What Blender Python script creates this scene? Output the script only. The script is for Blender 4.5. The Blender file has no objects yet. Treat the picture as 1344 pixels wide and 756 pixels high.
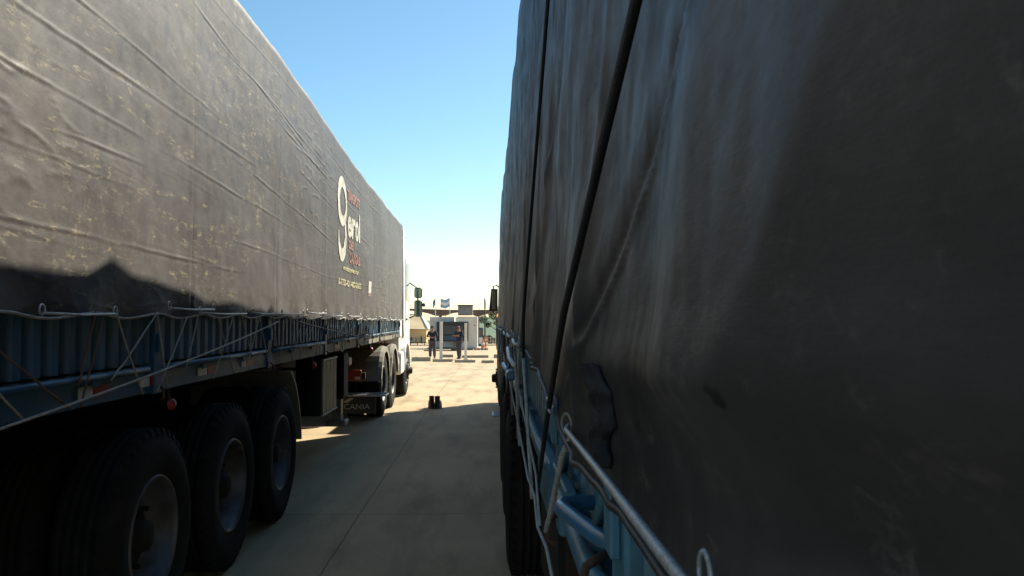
import bpy, bmesh, math, random
import numpy as np
from mathutils import Vector, Matrix, Euler
R = math.radians
random.seed(7)
scene = bpy.context.scene
C = scene.collection

# ------------------------------------------------------------------ camera, sky, sun, exposure
cam_d = bpy.data.cameras.new('camera'); cam = bpy.data.objects.new('camera', cam_d); C.objects.link(cam)
scene.camera = cam
cam_d.sensor_width = 36.0; cam_d.lens = 28.93
cam_d.clip_start = 0.02; cam_d.clip_end = 9000
cam.location = (0, 0, 1.6)
cam.rotation_euler = Euler((R(92.07), 0, R(-1.70)), 'XYZ')
cam_d.dof.use_dof = True; cam_d.dof.focus_distance = 12.0; cam_d.dof.aperture_fstop = 24.0
SUN_EL, SUN_AZ = 38.0, 42.4           # azimuth clockwise from +Y (towards +X)
w = bpy.data.worlds.new('World'); scene.world = w; w.use_nodes = True
nt = w.node_tree; nt.nodes.clear()
wo = nt.nodes.new('ShaderNodeOutputWorld'); bg = nt.nodes.new('ShaderNodeBackground'); sk = nt.nodes.new('ShaderNodeTexSky')
sk.sky_type = 'NISHITA'; sk.sun_disc = False; sk.sun_elevation = R(SUN_EL); sk.sun_rotation = R(SUN_AZ)
sk.altitude = 100; sk.air_density = 1.0; sk.dust_density = 0.25; sk.ozone_density = 1.5
bg.inputs['Strength'].default_value = 0.072
hs_ = nt.nodes.new('ShaderNodeHueSaturation'); hs_.inputs['Saturation'].default_value = 1.15; hs_.inputs['Hue'].default_value = 0.485
nt.links.new(sk.outputs[0], hs_.inputs['Color']); nt.links.new(hs_.outputs[0], bg.inputs[0]); nt.links.new(bg.outputs[0], wo.inputs[0])
sd = bpy.data.lights.new('sun', 'SUN'); so = bpy.data.objects.new('sun', sd); C.objects.link(so)
sd.energy = 5.0; sd.angle = R(0.5); sd.color = (1.0, 0.95, 0.77)
sv = Vector((math.sin(R(SUN_AZ)) * math.cos(R(SUN_EL)), math.cos(R(SUN_AZ)) * math.cos(R(SUN_EL)), math.sin(R(SUN_EL))))
so.rotation_euler = sv.to_track_quat('Z', 'Y').to_euler(); so.location = (20, 20, 30)
vs = scene.view_settings
vs.view_transform = 'Standard'; vs.look = 'None'; vs.gamma = 1.0; vs.use_curve_mapping = False; vs.exposure = 1.2

CM = cam.rotation_euler.to_matrix()
def at(px, py, y):
    """point of the place seen at photo pixel (px, py) at distance y up the yard"""
    d = CM @ Vector(((px - 672) / 1080, (378 - py) / 1080, -1.0))
    return Vector((0, 0, 1.6)) + d * (y / d.y)
def G(y):
    if y < 14: return 0.0
    if y < 22: return -0.022 * (y - 14) ** 2 / 16
    return -0.022 * (y - 18)

# ------------------------------------------------------------------ helpers
def setp(o, label=None, cat=None, group=None, kind=None):
    if label: o['label'] = label
    if cat: o['category'] = cat
    if group: o['group'] = group
    if kind: o['kind'] = kind
    return o
def thing(name, label, cat, loc=(0, 0, 0), rz=0, group=None):
    o = bpy.data.objects.new(name, None); C.objects.link(o)
    o.location = loc; o.rotation_euler = (0, 0, rz); o.empty_display_size = 0.2
    return setp(o, label, cat, group)
class MB:
    def __init__(s): s.v = []; s.f = []; s.sm = []
    def add(s, vs_, fs, smooth=False, M=None):
        b = len(s.v)
        for p in vs_:
            p = Vector(p)
            s.v.append(tuple(M @ p) if M else tuple(p))
        for f in fs:
            s.f.append([b + i for i in f]); s.sm.append(smooth)
        return s
    def box(s, a, b, ch=0.004, M=None):
        x0, x1 = sorted((a[0], b[0])); y0, y1 = sorted((a[1], b[1])); z0, z1 = sorted((a[2], b[2]))
        c = min(ch, (x1 - x0) * .3, (y1 - y0) * .3, (z1 - z0) * .3)
        bm = bmesh.new()
        bmesh.ops.create_cube(bm, size=1)
        for v in bm.verts:
            v.co = Vector(((x0 + x1) / 2 + v.co.x * (x1 - x0), (y0 + y1) / 2 + v.co.y * (y1 - y0), (z0 + z1) / 2 + v.co.z * (z1 - z0)))
        if c > 0.0008:
            bmesh.ops.bevel(bm, geom=bm.edges[:], offset=c, segments=1, affect='EDGES', profile=.5)
        bm.verts.index_update()
        s.add([v.co[:] for v in bm.verts], [[v.index for v in f.verts] for f in bm.faces], False, M)
        bm.free(); return s
    def tube(s, pts, r, n=8, caps=True, twist=0):
        pts = [Vector(p) for p in pts]; m = len(pts)
        rs = r if isinstance(r, (list, tuple)) else [r] * m
        ring = []; up = None
        for i, p in enumerate(pts):
            t = (pts[min(i + 1, m - 1)] - pts[max(i - 1, 0)])
            if t.length < 1e-9: t = Vector((0, 0, 1))
            t.normalize()
            if up is None:
                up = Vector((0, 0, 1)) if abs(t.z) < .9 else Vector((1, 0, 0))
            a = t.cross(up).normalized(); up = a.cross(t).normalized()
            for k in range(n):
                th = 2 * math.pi * k / n + twist * i
                ring.append(p + (a * math.cos(th) + up * math.sin(th)) * rs[i])
        fs = [[i * n + k, i * n + (k + 1) % n, (i + 1) * n + (k + 1) % n, (i + 1) * n + k] for i in range(m - 1) for k in range(n)]
        if caps: fs += [list(range(n))[::-1], [(m - 1) * n + k for k in range(n)]]
        return s.add(ring, fs, True)
    def lathe(s, prof, c, axis='x', n=40, sgn=1):
        """prof: list of (axial, radius) ; axis through c"""
        vs_ = []
        for a, r in prof:
            for k in range(n):
                th = 2 * math.pi * k / n; u, v = r * math.cos(th), r * math.sin(th)
                p = (a * sgn, u, v) if axis == 'x' else ((u, a * sgn, v) if axis == 'y' else (u, v, a * sgn))
                vs_.append(Vector(c) + Vector(p))
        m = len(prof)
        fs = [[i * n + k, i * n + (k + 1) % n, (i + 1) * n + (k + 1) % n, (i + 1) * n + k] for i in range(m - 1) for k in range(n)]
        return s.add(vs_, fs, True)
    def prism(s, poly, axis, a0, a1):
        """poly of 2-D points extruded along axis ('x': poly=(y,z); 'y': poly=(x,z))"""
        n = len(poly)
        def P(q, a): return (a, q[0], q[1]) if axis == 'x' else ((q[0], a, q[1]) if axis == 'y' else (q[0], q[1], a))
        vs_ = [P(q, a0) for q in poly] + [P(q, a1) for q in poly]
        fs = [list(range(n)), list(range(2 * n - 1, n - 1, -1))] + [[i, i + n, (i + 1) % n + n, (i + 1) % n] for i in range(n)]
        return s.add(vs_, fs, False)
    def build(s, name, mat, parent=None, label=None):
        me = bpy.data.meshes.new(name); me.from_pydata(s.v, [], s.f); me.update()
        bm = bmesh.new(); bm.from_mesh(me); bmesh.ops.recalc_face_normals(bm, faces=bm.faces); bm.to_mesh(me); bm.free()
        me.polygons.foreach_set('use_smooth', s.sm)
        me.materials.append(mat)
        o = bpy.data.objects.new(name, me); C.objects.link(o)
        if parent: o.parent = parent
        if label: o['label'] = label
        return o
def mbox(name, a, b, mat, parent, ch=.004, label=None): return MB().box(a, b, ch).build(name, mat, parent, label)
def copy_tree(o, parent=None):
    c = o.copy(); C.objects.link(c); c.parent = parent
    for ch in [x for x in bpy.data.objects if x.parent == o]: copy_tree(ch, c)
    return c

def vnoise(x, y, seed=0):
    xi = np.floor(x).astype(np.int64); yi = np.floor(y).astype(np.int64); xf = x - xi; yf = y - yi
    def h(a, b):
        n = (a * 374761393 + b * 668265263 + seed * 1442695041) & 0xFFFFFFFF
        n = ((n ^ (n >> 13)) * 1274126177) & 0xFFFFFFFF
        n = (n ^ (n >> 16)) & 0xFFFFFF
        return n / float(0xFFFFFF)
    u = xf * xf * xf * (xf * (xf * 6 - 15) + 10); v = yf * yf * yf * (yf * (yf * 6 - 15) + 10)
    return ((h(xi, yi) * (1 - u) + h(xi + 1, yi) * u) * (1 - v) + (h(xi, yi + 1) * (1 - u) + h(xi + 1, yi + 1) * u) * v) * 2 - 1
def fbm(x, y, o=4, seed=0):
    s = 0; a = 1
    for k in range(o): s = s + a * vnoise(x * 2 ** k, y * 2 ** k, seed + k * 17); a *= .5
    return s

# ------------------------------------------------------------------ materials
def newmat(name):
    m = bpy.data.materials.new(name); m.use_nodes = True
    return m, m.node_tree, m.node_tree.nodes['Principled BSDF']
def pmat(name, col, rough=.6, metal=0, var=.25, scale=6, col2=None, bump=.0, bscale=60, stretch=(1, 1, 1), spec=.5, patch=.55):
    m, nt, b = newmat(name); N = nt.nodes; L = nt.links
    tc = N.new('ShaderNodeTexCoord'); mp = N.new('ShaderNodeMapping'); mp.inputs['Scale'].default_value = stretch
    L.new(tc.outputs['Object'], mp.inputs[0])
    no = N.new('ShaderNodeTexNoise'); no.inputs['Scale'].default_value = scale; no.inputs['Detail'].default_value = 8; no.inputs['Roughness'].default_value = .65
    L.new(mp.outputs[0], no.inputs['Vector'])
    r = N.new('ShaderNodeValToRGB')
    c = Vector(col); c2 = Vector(col2) if col2 else c * (1 - var)
    r.color_ramp.elements[0].position = patch - .13; r.color_ramp.elements[0].color = (*c, 1)
    r.color_ramp.elements[1].position = patch + .13; r.color_ramp.elements[1].color = (*c2, 1)
    L.new(no.outputs['Fac'], r.inputs[0]); L.new(r.outputs[0], b.inputs['Base Color'])
    b.inputs['Roughness'].default_value = rough; b.inputs['Metallic'].default_value = metal
    b.inputs['Specular IOR Level'].default_value = spec
    if bump:
        n2 = N.new('ShaderNodeTexNoise'); n2.inputs['Scale'].default_value = bscale; n2.inputs['Detail'].default_value = 6
        L.new(mp.outputs[0], n2.inputs['Vector'])
        bp = N.new('ShaderNodeBump'); bp.inputs['Strength'].default_value = bump; bp.inputs['Distance'].default_value = .01
        L.new(n2.outputs['Fac'], bp.inputs['Height']); L.new(bp.outputs[0], b.inputs['Normal'])
    return m
def emat(name, col, s, base=(.1, .1, .1)):
    m, nt, b = newmat(name); b.inputs['Base Color'].default_value = (*base, 1)
    b.inputs['Emission Color'].default_value = (*col, 1); b.inputs['Emission Strength'].default_value = s
    return m

def tarp_mat(name, dark, light, scuff, scuff_amt, rough, seams, vert=False):
    """dusty PVC cover: mottled base, directional stains, scuffed creases, stitched seams"""
    m, nt, b = newmat(name); N = nt.nodes; L = nt.links
    tc = N.new('ShaderNodeTexCoord')
    def noise(scale, st, det=8, ro=.65, typ='FBM', rot=0, w=0):
        mp = N.new('ShaderNodeMapping'); mp.inputs['Scale'].default_value = st; mp.inputs['Rotation'].default_value = (rot, 0, 0); mp.inputs['Location'].default_value = (w, w * 1.7, w * .6)
        L.new(tc.outputs['Object'], mp.inputs[0])
        n = N.new('ShaderNodeTexNoise'); n.noise_type = typ
        n.inputs['Scale'].default_value = scale; n.inputs['Detail'].default_value = det; n.inputs['Roughness'].default_value = ro
        L.new(mp.outputs[0], n.inputs['Vector']); return n.outputs['Fac']
    def ramp(src, p0, p1, c0=(0, 0, 0, 1), c1=(1, 1, 1, 1)):
        r = N.new('ShaderNodeValToRGB'); r.color_ramp.elements[0].position = p0; r.color_ramp.elements[1].position = p1
        r.color_ramp.elements[0].color = c0; r.color_ramp.elements[1].color = c1; L.new(src, r.inputs[0]); return r.outputs[0]
    def mathn(op, a, b_=None):
        n = N.new('ShaderNodeMath'); n.operation = op
        for i, v in enumerate((a, b_)):
            if v is None: continue
            if isinstance(v, (int, float)): n.inputs[i].default_value = v
            else: L.new(v, n.inputs[i])
        return n.outputs[0]
    def mix(f, a, b_):
        n = N.new('ShaderNodeMix'); n.data_type = 'RGBA'
        if isinstance(f, (int, float)): n.inputs[0].default_value = f
        else: L.new(f, n.inputs[0])
        for i, v in ((6, a), (7, b_)):
            if isinstance(v, tuple): n.inputs[i].default_value = (*v, 1) if len(v) == 3 else v
            else: L.new(v, n.inputs[i])
        return n.outputs[2]
    base = mix(ramp(noise(1.1, (1, 1, .6) if not vert else (1, .8, 1.1)), .3, .72), dark, light)
    streak = ramp(noise(3.0, (1, 2.2, .22) if not vert else (1, .9, .45), 6), .48, .74)
    base = mix(mathn('MULTIPLY', streak, .35), base, tuple(c * 1.5 for c in light))
    # scuffs: broken bright rubs where the cover rubs on the load, mostly lying along the creases
    if not vert:
        def contour(scale, st, wd, w, rot=0):
            return ramp(mathn('ABSOLUTE', mathn('SUBTRACT', noise(scale, st, 7, .62, rot=rot, w=w), .5)), wd * .3, wd, (1, 1, 1, 1), (0, 0, 0, 1))
        area = ramp(noise(.9, (1, .7, 1.4), 3, .5, w=7), .50, .64)
        brk = ramp(noise(13, (1, .8, 1.4), 5, .7, w=3), .47, .60)
        l1 = contour(1.5, (1, .28, 2.6), .007, 1, R(-5)); l2 = contour(4.0, (1, .45, 2.0), .010, 5, R(10)); l3 = contour(3.0, (1, 1.5, .8), .006, 8)
        sc = mathn('MULTIPLY', l1, brk)
        sc = mathn('ADD', sc, mathn('MULTIPLY', mathn('MULTIPLY', l2, brk), area))
        sc = mathn('ADD', sc, mathn('MULTIPLY', mathn('MULTIPLY', l3, brk), mathn('MULTIPLY', area, .6)))
        fine = ramp(noise(34, (1, .35, 1.2), 5, .75, w=11), .58, .67)
        sc = mathn('ADD', mathn('MULTIPLY', sc, scuff_amt), mathn('MULTIPLY', mathn('MULTIPLY', fine, area), scuff_amt * .7))
        sc = mathn('MINIMUM', sc, 1.0)
    else:
        lines = ramp(mathn('ABSOLUTE', mathn('SUBTRACT', noise(6, (1, .7, .9), 7, .65), .5)), .004, .018, (1, 1, 1, 1), (0, 0, 0, 1))
        brk = ramp(noise(26, (1, .6, 1.0), 6, .75, w=3), .50, .64)
        sc = mathn('MULTIPLY', mathn('MULTIPLY', lines, brk), scuff_amt)
        dk = ramp(noise(15, (1, .55, 1.1), 3, .5, w=5), .68, .72)
        base = mix(mathn('MULTIPLY', dk, .75), base, tuple(c * .35 for c in dark))
        big = ramp(noise(1.6, (1, 1, .6), 2, .5, w=9), .5, .7)
        base = mix(mathn('MULTIPLY', big, .6), base, tuple(c * .5 for c in dark))
    base = mix(sc, base, scuff)
    # stitched seams
    sx = N.new('ShaderNodeSeparateXYZ'); L.new(tc.outputs['Object'], sx.inputs[0])
    tot = None
    for ys in seams:
        d = mathn('ABSOLUTE', mathn('SUBTRACT', sx.outputs[1], ys))
        g = ramp(d, .003, .008, (1, 1, 1, 1), (0, 0, 0, 1))
        tot = g if tot is None else mathn('MAXIMUM', tot, g)
    if tot is not None: base = mix(mathn('MULTIPLY', tot, .8), base, tuple(c * .3 for c in dark))
    L.new(base, b.inputs['Base Color'])
    rr = ramp(noise(9, (1, 1, 1), 5), .3, .75, (rough - .1,) * 3 + (1,), (rough + .12,) * 3 + (1,))
    L.new(rr, b.inputs['Roughness'])
    # woven grain plus small crinkles
    h1 = noise(6, (1, 1.2, 1.2) if not vert else (1, .55, 1.2), 10, .62)
    h2 = noise(20, (1, .6, 1.5) if not vert else (1, .6, 1.3), 6, .6)
    hh = mathn('ADD', mathn('MULTIPLY', h1, 1.0), mathn('MULTIPLY', h2, .12))
    wv = N.new('ShaderNodeTexWave'); wv.inputs['Scale'].default_value = 110; wv.bands_direction = 'Z'; wv.inputs['Distortion'].default_value = 1.0
    L.new(tc.outputs['Object'], wv.inputs['Vector'])
    wv2 = N.new('ShaderNodeTexWave'); wv2.inputs['Scale'].default_value = 110; wv2.bands_direction = 'Y'; wv2.inputs['Distortion'].default_value = 1.0
    L.new(tc.outputs['Object'], wv2.inputs['Vector'])
    hh = mathn('ADD', hh, mathn('MULTIPLY', mathn('ADD', wv.outputs['Fac'], wv2.outputs['Fac']), .004))
    if tot is not None: hh = mathn('SUBTRACT', hh, mathn('MULTIPLY', tot, .25))
    bp = N.new('ShaderNodeBump'); bp.inputs['Strength'].default_value = .5; bp.inputs['Distance'].default_value = .006 if not vert else .007
    L.new(hh, bp.inputs['Height']); L.new(bp.outputs[0], b.inputs['Normal'])
    b.inputs['Specular IOR Level'].default_value = .4
    return m

M = {}
M['tarp_l'] = tarp_mat('dusty_grey_tarp', (.038, .031, .031), (.064, .053, .052), (.22, .18, .115), .85, .54, [2.72, 4.57, 6.41, 8.25, 10.1, 11.95, 13.8])
M['tarp_r'] = tarp_mat('dark_grey_tarp', (.015, .013, .012), (.074, .068, .065), (.15, .13, .12), .38, .54, [1.62, 3.1, 4.6, 6.1, 7.6, 9.1, 10.6, 12.1], True)
M['blue'] = pmat('faded_blue_paint', (.014, .080, .160), .45, 0, scale=7, col2=(.025, .06, .09), bump=.15, bscale=40, patch=.58)
M['blue_r'] = pmat('sky_blue_paint', (.065, .18, .25), .45, 0, scale=9, col2=(.07, .12, .135), bump=.15, bscale=50, patch=.6)
M['blue_pipe'] = pmat('bright_blue_pipe_paint', (.04, .14, .25), .3, 0, scale=26, col2=(.07, .14, .20), bump=.1, bscale=60, patch=.6)
M['beam'] = pmat('bounce_lit_beam_paint', (.17, .155, .13), .6, 0, scale=8, col2=(.23, .19, .13), bump=.2, bscale=50)  # tan of light bounced off the ground, painted into the front beam colour
M['black'] = pmat('black_steel', (.009, .0085, .008), .7, 0, spec=.25, scale=10, col2=(.018, .014, .011), bump=.2)
M['rust'] = pmat('rusty_iron', (.07, .035, .02), .8, 0, scale=30, col2=(.03, .02, .018), bump=.4, bscale=90)
M['rubber'] = pmat('tyre_rubber', (.009, .0085, .008), .85, 0, spec=.18, scale=9, col2=(.020, .018, .015), bump=.25, bscale=40, patch=.62)
M['rim'] = pmat('grimy_silver_rim', (.085, .09, .11), .5, .4, scale=5, col2=(.035, .03, .026), bump=.2, bscale=50)
M['galv'] = pmat('galvanised_rod', (.42, .43, .45), .42, .6, scale=60, col2=(.24, .22, .20), bump=.5, bscale=160, stretch=(1, 3, 1))
M['rope'] = pmat('pale_rope', (.42, .40, .36), .8, 0, scale=60, col2=(.26, .24, .20), bump=.5, bscale=200)
M['rope_red'] = pmat('orange_brown_rope', (.17, .085, .055), .8, 0, scale=60, bump=.5, bscale=200)
M['strap'] = pmat('black_webbing', (.008, .008, .009), .7, 0, scale=30, bump=.4, bscale=300)
M['white'] = pmat('white_vehicle_paint', (.72, .72, .70), .35, 0, scale=3, col2=(.6, .58, .53))
M['darkcab'] = pmat('dark_blue_cab_paint', (.03, .05, .12), .3, 0, scale=3)
M['glass'] = pmat('dark_glass', (.012, .016, .018), .08, 0, scale=2, spec=.8)
M['mirror'] = pmat('mirror_glass', (.5, .55, .55), .05, 1.0, scale=2, var=.05)
M['plastic'] = pmat('black_plastic', (.02, .02, .022), .5, 0, scale=12)
M['red'] = pmat('red_plastic', (.26, .018, .014), .4, 0, scale=12)
M['wsticker'] = pmat('white_reflective', (.55, .54, .50), .5, 0, scale=20, col2=(.3, .28, .25))
M['print_white'] = pmat('white_print', (.50, .48, .43), .7, 0, scale=9, col2=(.22, .20, .17), patch=.56)
M['print_red'] = pmat('faded_red_print', (.27, .12, .095), .7, 0, scale=9, col2=(.12, .08, .07), patch=.54)
M['print_yellow'] = pmat('yellow_print', (.46, .41, .24), .7, 0, scale=9, col2=(.20, .17, .11), patch=.56)
M['fender'] = pmat('dusty_grey_fender', (.17, .155, .13), .5, 0, scale=9, col2=(.26, .23, .17))
M['wood'] = pmat('old_planks', (.46, .37, .24), .75, 0, scale=5, col2=(.22, .16, .10), bump=.4, bscale=30, stretch=(1, 6, .6))
M['tread'] = pmat('tread_plate', (.5, .51, .53), .4, .5, scale=14, col2=(.3, .29, .28), bump=.5, bscale=70)
M['concw'] = pmat('pale_concrete', (.42, .33, .22), .85, 0, scale=4, bump=.3)
M['boothw'] = pmat('white_booth_panel', (.70, .65, .58), .55, 0, scale=1.5, col2=(.54, .50, .44))
M['shutter'] = pmat('grey_shutter', (.10, .10, .10), .5, 0, scale=2)
M['brown'] = pmat('brown_canopy', (.16, .11, .08), .7, 0, scale=.6)
M['tan'] = pmat('sand_wall', (.62, .47, .25), .8, 0, scale=.4)
M['tanroof'] = pmat('sand_roof', (.62, .47, .27), .7, 0, scale=.4, bump=.3, bscale=2)
M['trimw'] = pmat('white_trim', (.75, .74, .7), .5)
M['skin'] = pmat('skin', (.32, .17, .11), .55, 0, scale=8, var=.12)
M['hair'] = pmat('dark_hair', (.02, .014, .01), .6)
M['navy'] = pmat('navy_cloth', (.018, .020, .040), .85, 0, scale=14)
M['vest'] = pmat('black_vest', (.010, .010, .012), .8, 0, scale=14)
M['trous'] = pmat('mauve_grey_trousers', (.075, .058, .078), .85, 0, scale=9)
M['cap'] = pmat('maroon_cap', (.16, .05, .05), .8)
M['boot'] = pmat('black_leather', (.012, .011, .011), .55, 0, scale=20, bump=.3)
M['orange'] = pmat('orange_plastic', (.62, .22, .10), .6)
M['fence'] = pmat('white_rail_paint', (.72, .70, .66), .5)
M['kiosk'] = pmat('dark_blue_metal', (.03, .07, .12), .4)
M['mirror_b'] = pmat('dark_mirror_glass', (.10, .16, .15), .08, .9, scale=2, var=.05)
M['pole'] = pmat('grey_pole', (.22, .22, .22), .5)
M['dpole'] = pmat('dark_pole', (.05, .05, .05), .5)
M['flagw'] = pmat('white_flag_cloth', (.75, .76, .78), .8)
M['flagb'] = pmat('light_blue_flag_cloth', (.28, .40, .56), .8)
M['leaf'] = pmat('leaves', (.040, .075, .025), .6, 0, scale=1.2, col2=(.08, .11, .035))
M['bark'] = pmat('bark', (.10, .075, .055), .9, 0, scale=9, bump=.5)
M['hill'] = pmat('distant_scrub', (.055, .10, .055), .9, 0, scale=.012, col2=(.10, .13, .06))
M['redkerb'] = pmat('red_kerb_paint', (.5, .09, .05), .7)
M['blinker'] = emat('orange_lamp', (1.0, .30, .04), 1.3, (.6, .2, .03))

# ground concrete
def concrete():
    m, nt, b = newmat('yard_concrete'); N = nt.nodes; L = nt.links
    tc = N.new('ShaderNodeTexCoord')
    def noise(s, st=(1, 1, 1), det=8, ro=.6):
        mp = N.new('ShaderNodeMapping'); mp.inputs['Scale'].default_value = st; L.new(tc.outputs['Object'], mp.inputs[0])
        n = N.new('ShaderNodeTexNoise'); n.inputs['Scale'].default_value = s; n.inputs['Detail'].default_value = det; n.inputs['Roughness'].default_value = ro
        L.new(mp.outputs[0], n.inputs['Vector']); return n.outputs['Fac']
    def ramp(src, p0, p1, c0, c1):
        r = N.new('ShaderNodeValToRGB'); r.color_ramp.elements[0].position = p0; r.color_ramp.elements[1].position = p1
        r.color_ramp.elements[0].color = (*c0, 1); r.color_ramp.elements[1].color = (*c1, 1); L.new(src, r.inputs[0]); return r.outputs[0]
    def mix(f, a, b_, mode='MIX'):
        n = N.new('ShaderNodeMix'); n.data_type = 'RGBA'; n.blend_type = mode
        if isinstance(f, (int, float)): n.inputs[0].default_value = f
        else: L.new(f, n.inputs[0])
        for i, v in ((6, a), (7, b_)):
            if isinstance(v, tuple): n.inputs[i].default_value = (*v, 1)
            else: L.new(v, n.inputs[i])
        return n.outputs[2]
    c = ramp(noise(.8), .3, .72, (.38, .27, .155), (.52, .375, .22))
    c = mix(.5, c, ramp(noise(26, det=10, ro=.75), .35, .7, (.62, .62, .62), (1, 1, 1)), 'MULTIPLY')
    c = mix(.75, c, ramp(noise(1.7, (1.6, .30, 1)), .48, .68, (1, 1, 1), (.52, .49, .46)), 'MULTIPLY')
    c = mix(.8, c, ramp(noise(42, det=4, ro=.8), .58, .68, (1, 1, 1), (.5, .48, .46)), 'MULTIPLY')   # oil and tyre stains along the lane
    c = mix(.8, c, ramp(noise(9, det=3), .70, .76, (1, 1, 1), (.55, .52, .50)), 'MULTIPLY')
    # slab joints
    wob = N.new('ShaderNodeTexNoise'); wob.inputs['Scale'].default_value = 3.0; L.new(tc.outputs['Object'], wob.inputs['Vector'])
    sx = N.new('ShaderNodeSeparateXYZ'); L.new(tc.outputs['Object'], sx.inputs[0])
    def mth(op, a, b_=None, c_=None):
        n = N.new('ShaderNodeMath'); n.operation = op
        for i, v in enumerate((a, b_, c_)):
            if v is None: continue
            if isinstance(v, (int, float)): n.inputs[i].default_value = v
            else: L.new(v, n.inputs[i])
        return n.outputs[0]
    w1 = mth('MULTIPLY', mth('SUBTRACT', wob.outputs['Fac'], .5), .022)
    def joint(src, off, per):
        a = mth('ADD', mth('ADD', src, -off + per * 200.5), w1)
        return mth('ABSOLUTE', mth('SUBTRACT', mth('MODULO', a, per), per / 2))
    jx = joint(sx.outputs[0], -1.04, 3.6); jy = joint(sx.outputs[1], 20.6, 4.6)
    j = mth('MINIMUM', jx, jy)
    jf = ramp(j, .002, .010, (.75, .75, .75), (0, 0, 0))
    c = mix(jf, c, (.06, .052, .045))
    L.new(c, b.inputs['Base Color']); b.inputs['Roughness'].default_value = .8
    bp = N.new('ShaderNodeBump'); bp.inputs['Strength'].default_value = .45; bp.inputs['Distance'].default_value = .01
    L.new(mth('SUBTRACT', noise(45, det=10, ro=.7), jf), bp.inputs['Height']); L.new(bp.outputs[0], b.inputs['Normal'])
    return m
M['conc'] = concrete()
M['grass'] = pmat('dry_ground', (.20, .17, .09), .95, 0, scale=.05, col2=(.09, .12, .05))

# ------------------------------------------------------------------ ground, hills
def sheet(name, x0, x1, ys, dz, mat):
    mb = MB(); vs_ = []; fs = []
    for y in ys: vs_ += [(x0, y, G(y) + dz), (x1, y, G(y) + dz)]
    for i in range(len(ys) - 1): fs.append([2 * i, 2 * i + 1, 2 * i + 3, 2 * i + 2])
    mb.add(vs_, fs, True); o = mb.build(name, mat); setp(o, kind='structure'); return o
ysn = [-60] + [k * 1.0 for k in range(13, 24)] + [40, 80, 120, 160, 205]
sheet('concrete_yard', -60, 60, ysn, 0.0, M['conc'])
sheet('ground', -5000, 5000, [-3000, -60] + ysn[1:] + [400, 1000, 2500, 6000], -0.02, M['grass'])
def hills():
    mb = MB(); nx, ny = 90, 14; vs_ = []
    for j in range(ny):
        for i in range(nx):
            x = -1500 + 3000 * i / (nx - 1); y = 900 + 1100 * j / (ny - 1)
            prof = math.sin(math.pi * j / (ny - 1)) if 0 < j < ny - 1 else -.3
            h = float(fbm(np.array(x / 420.), np.array(y / 500. + 3), 4, 5)) * .5 + .75
            vs_.append((x, y, G(y) + prof * h * 42 - 3))
    fs = [[j * nx + i, j * nx + i + 1, (j + 1) * nx + i + 1, (j + 1) * nx + i] for j in range(ny - 1) for i in range(nx - 1)]
    mb.add(vs_, fs, True); o = mb.build('hills', M['hill']); setp(o, kind='structure')
hills()

# ------------------------------------------------------------------ trucks
def tarp(parent, s, y0, y1, lat_fn, zb_fn, H_fn, disp_fn, mat, ys, ns=190, name='tarpaulin'):
    """load cover: fine grid on the alley side, coarse over the roof and down the far side"""
    ys = np.array(ys); rows = []
    for y in ys:
        zb = zb_fn(y); H = H_fn(y); r = .10
        pts = []; nrm = []
        for k in range(ns + 1):
            z = zb + (H - r - zb) * k / ns
            pts.append((lat_fn(y, z), z)); nrm.append((1, 0))
        lt = lat_fn(y, H - r)
        for k in range(1, 8):
            a = math.pi / 2 * k / 8
            pts.append((lt - r + r * math.cos(a), H - r + r * math.sin(a))); nrm.append((math.cos(a), math.sin(a)))
        for k in range(0, 13):
            t = k / 12; pts.append(((lt - r) * (1 - 2 * t), H + .07 * math.sin(math.pi * t))); nrm.append((0, 1))
        for k in range(1, 5):
            a = math.pi / 2 * k / 4
            pts.append((-(lt - r + r * math.sin(a)), H - r + r * math.cos(a))); nrm.append((-math.sin(a), math.cos(a)))
        for k in range(1, 9):
            z = H - r + (zb + .02 - H + r) * k / 8
            pts.append((-lat_fn(y, z), z)); nrm.append((-1, 0))
        rows.append((pts, nrm))
    P_ = np.array([r[0] for r in rows]); Nn = np.array([r[1] for r in rows])
    Y = np.repeat(ys[:, None], P_.shape[1], 1)
    D = disp_fn(Y, P_[:, :, 1]); far = P_[:, :, 0] < -.3; D[far] *= .5
    D[:, ns + 8:ns + 20] *= .4
    X = (P_[:, :, 0] + Nn[:, :, 0] * D) * s; Z = P_[:, :, 1] + Nn[:, :, 1] * D
    m, n = X.shape
    co = np.stack([X, Y, Z], -1).reshape(-1, 3)
    idx = np.arange(m * n).reshape(m, n)
    q = np.stack([idx[:-1, :-1], idx[:-1, 1:], idx[1:, 1:], idx[1:, :-1]], -1).reshape(-1, 4)
    if s < 0: q = q[:, ::-1]
    q = q[:, ::-1]
    fs = q.tolist(); fs.append(idx[0].tolist()); fs.append(idx[-1][::-1].tolist())
    me = bpy.data.meshes.new(name); me.from_pydata(co.tolist(), [], fs); me.update()
    sm = [True] * len(fs); sm[-1] = sm[-2] = False; me.polygons.foreach_set('use_smooth', sm)
    me.materials.append(mat); o = bpy.data.objects.new(name, me); C.objects.link(o); o.parent = parent
    return o

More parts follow.
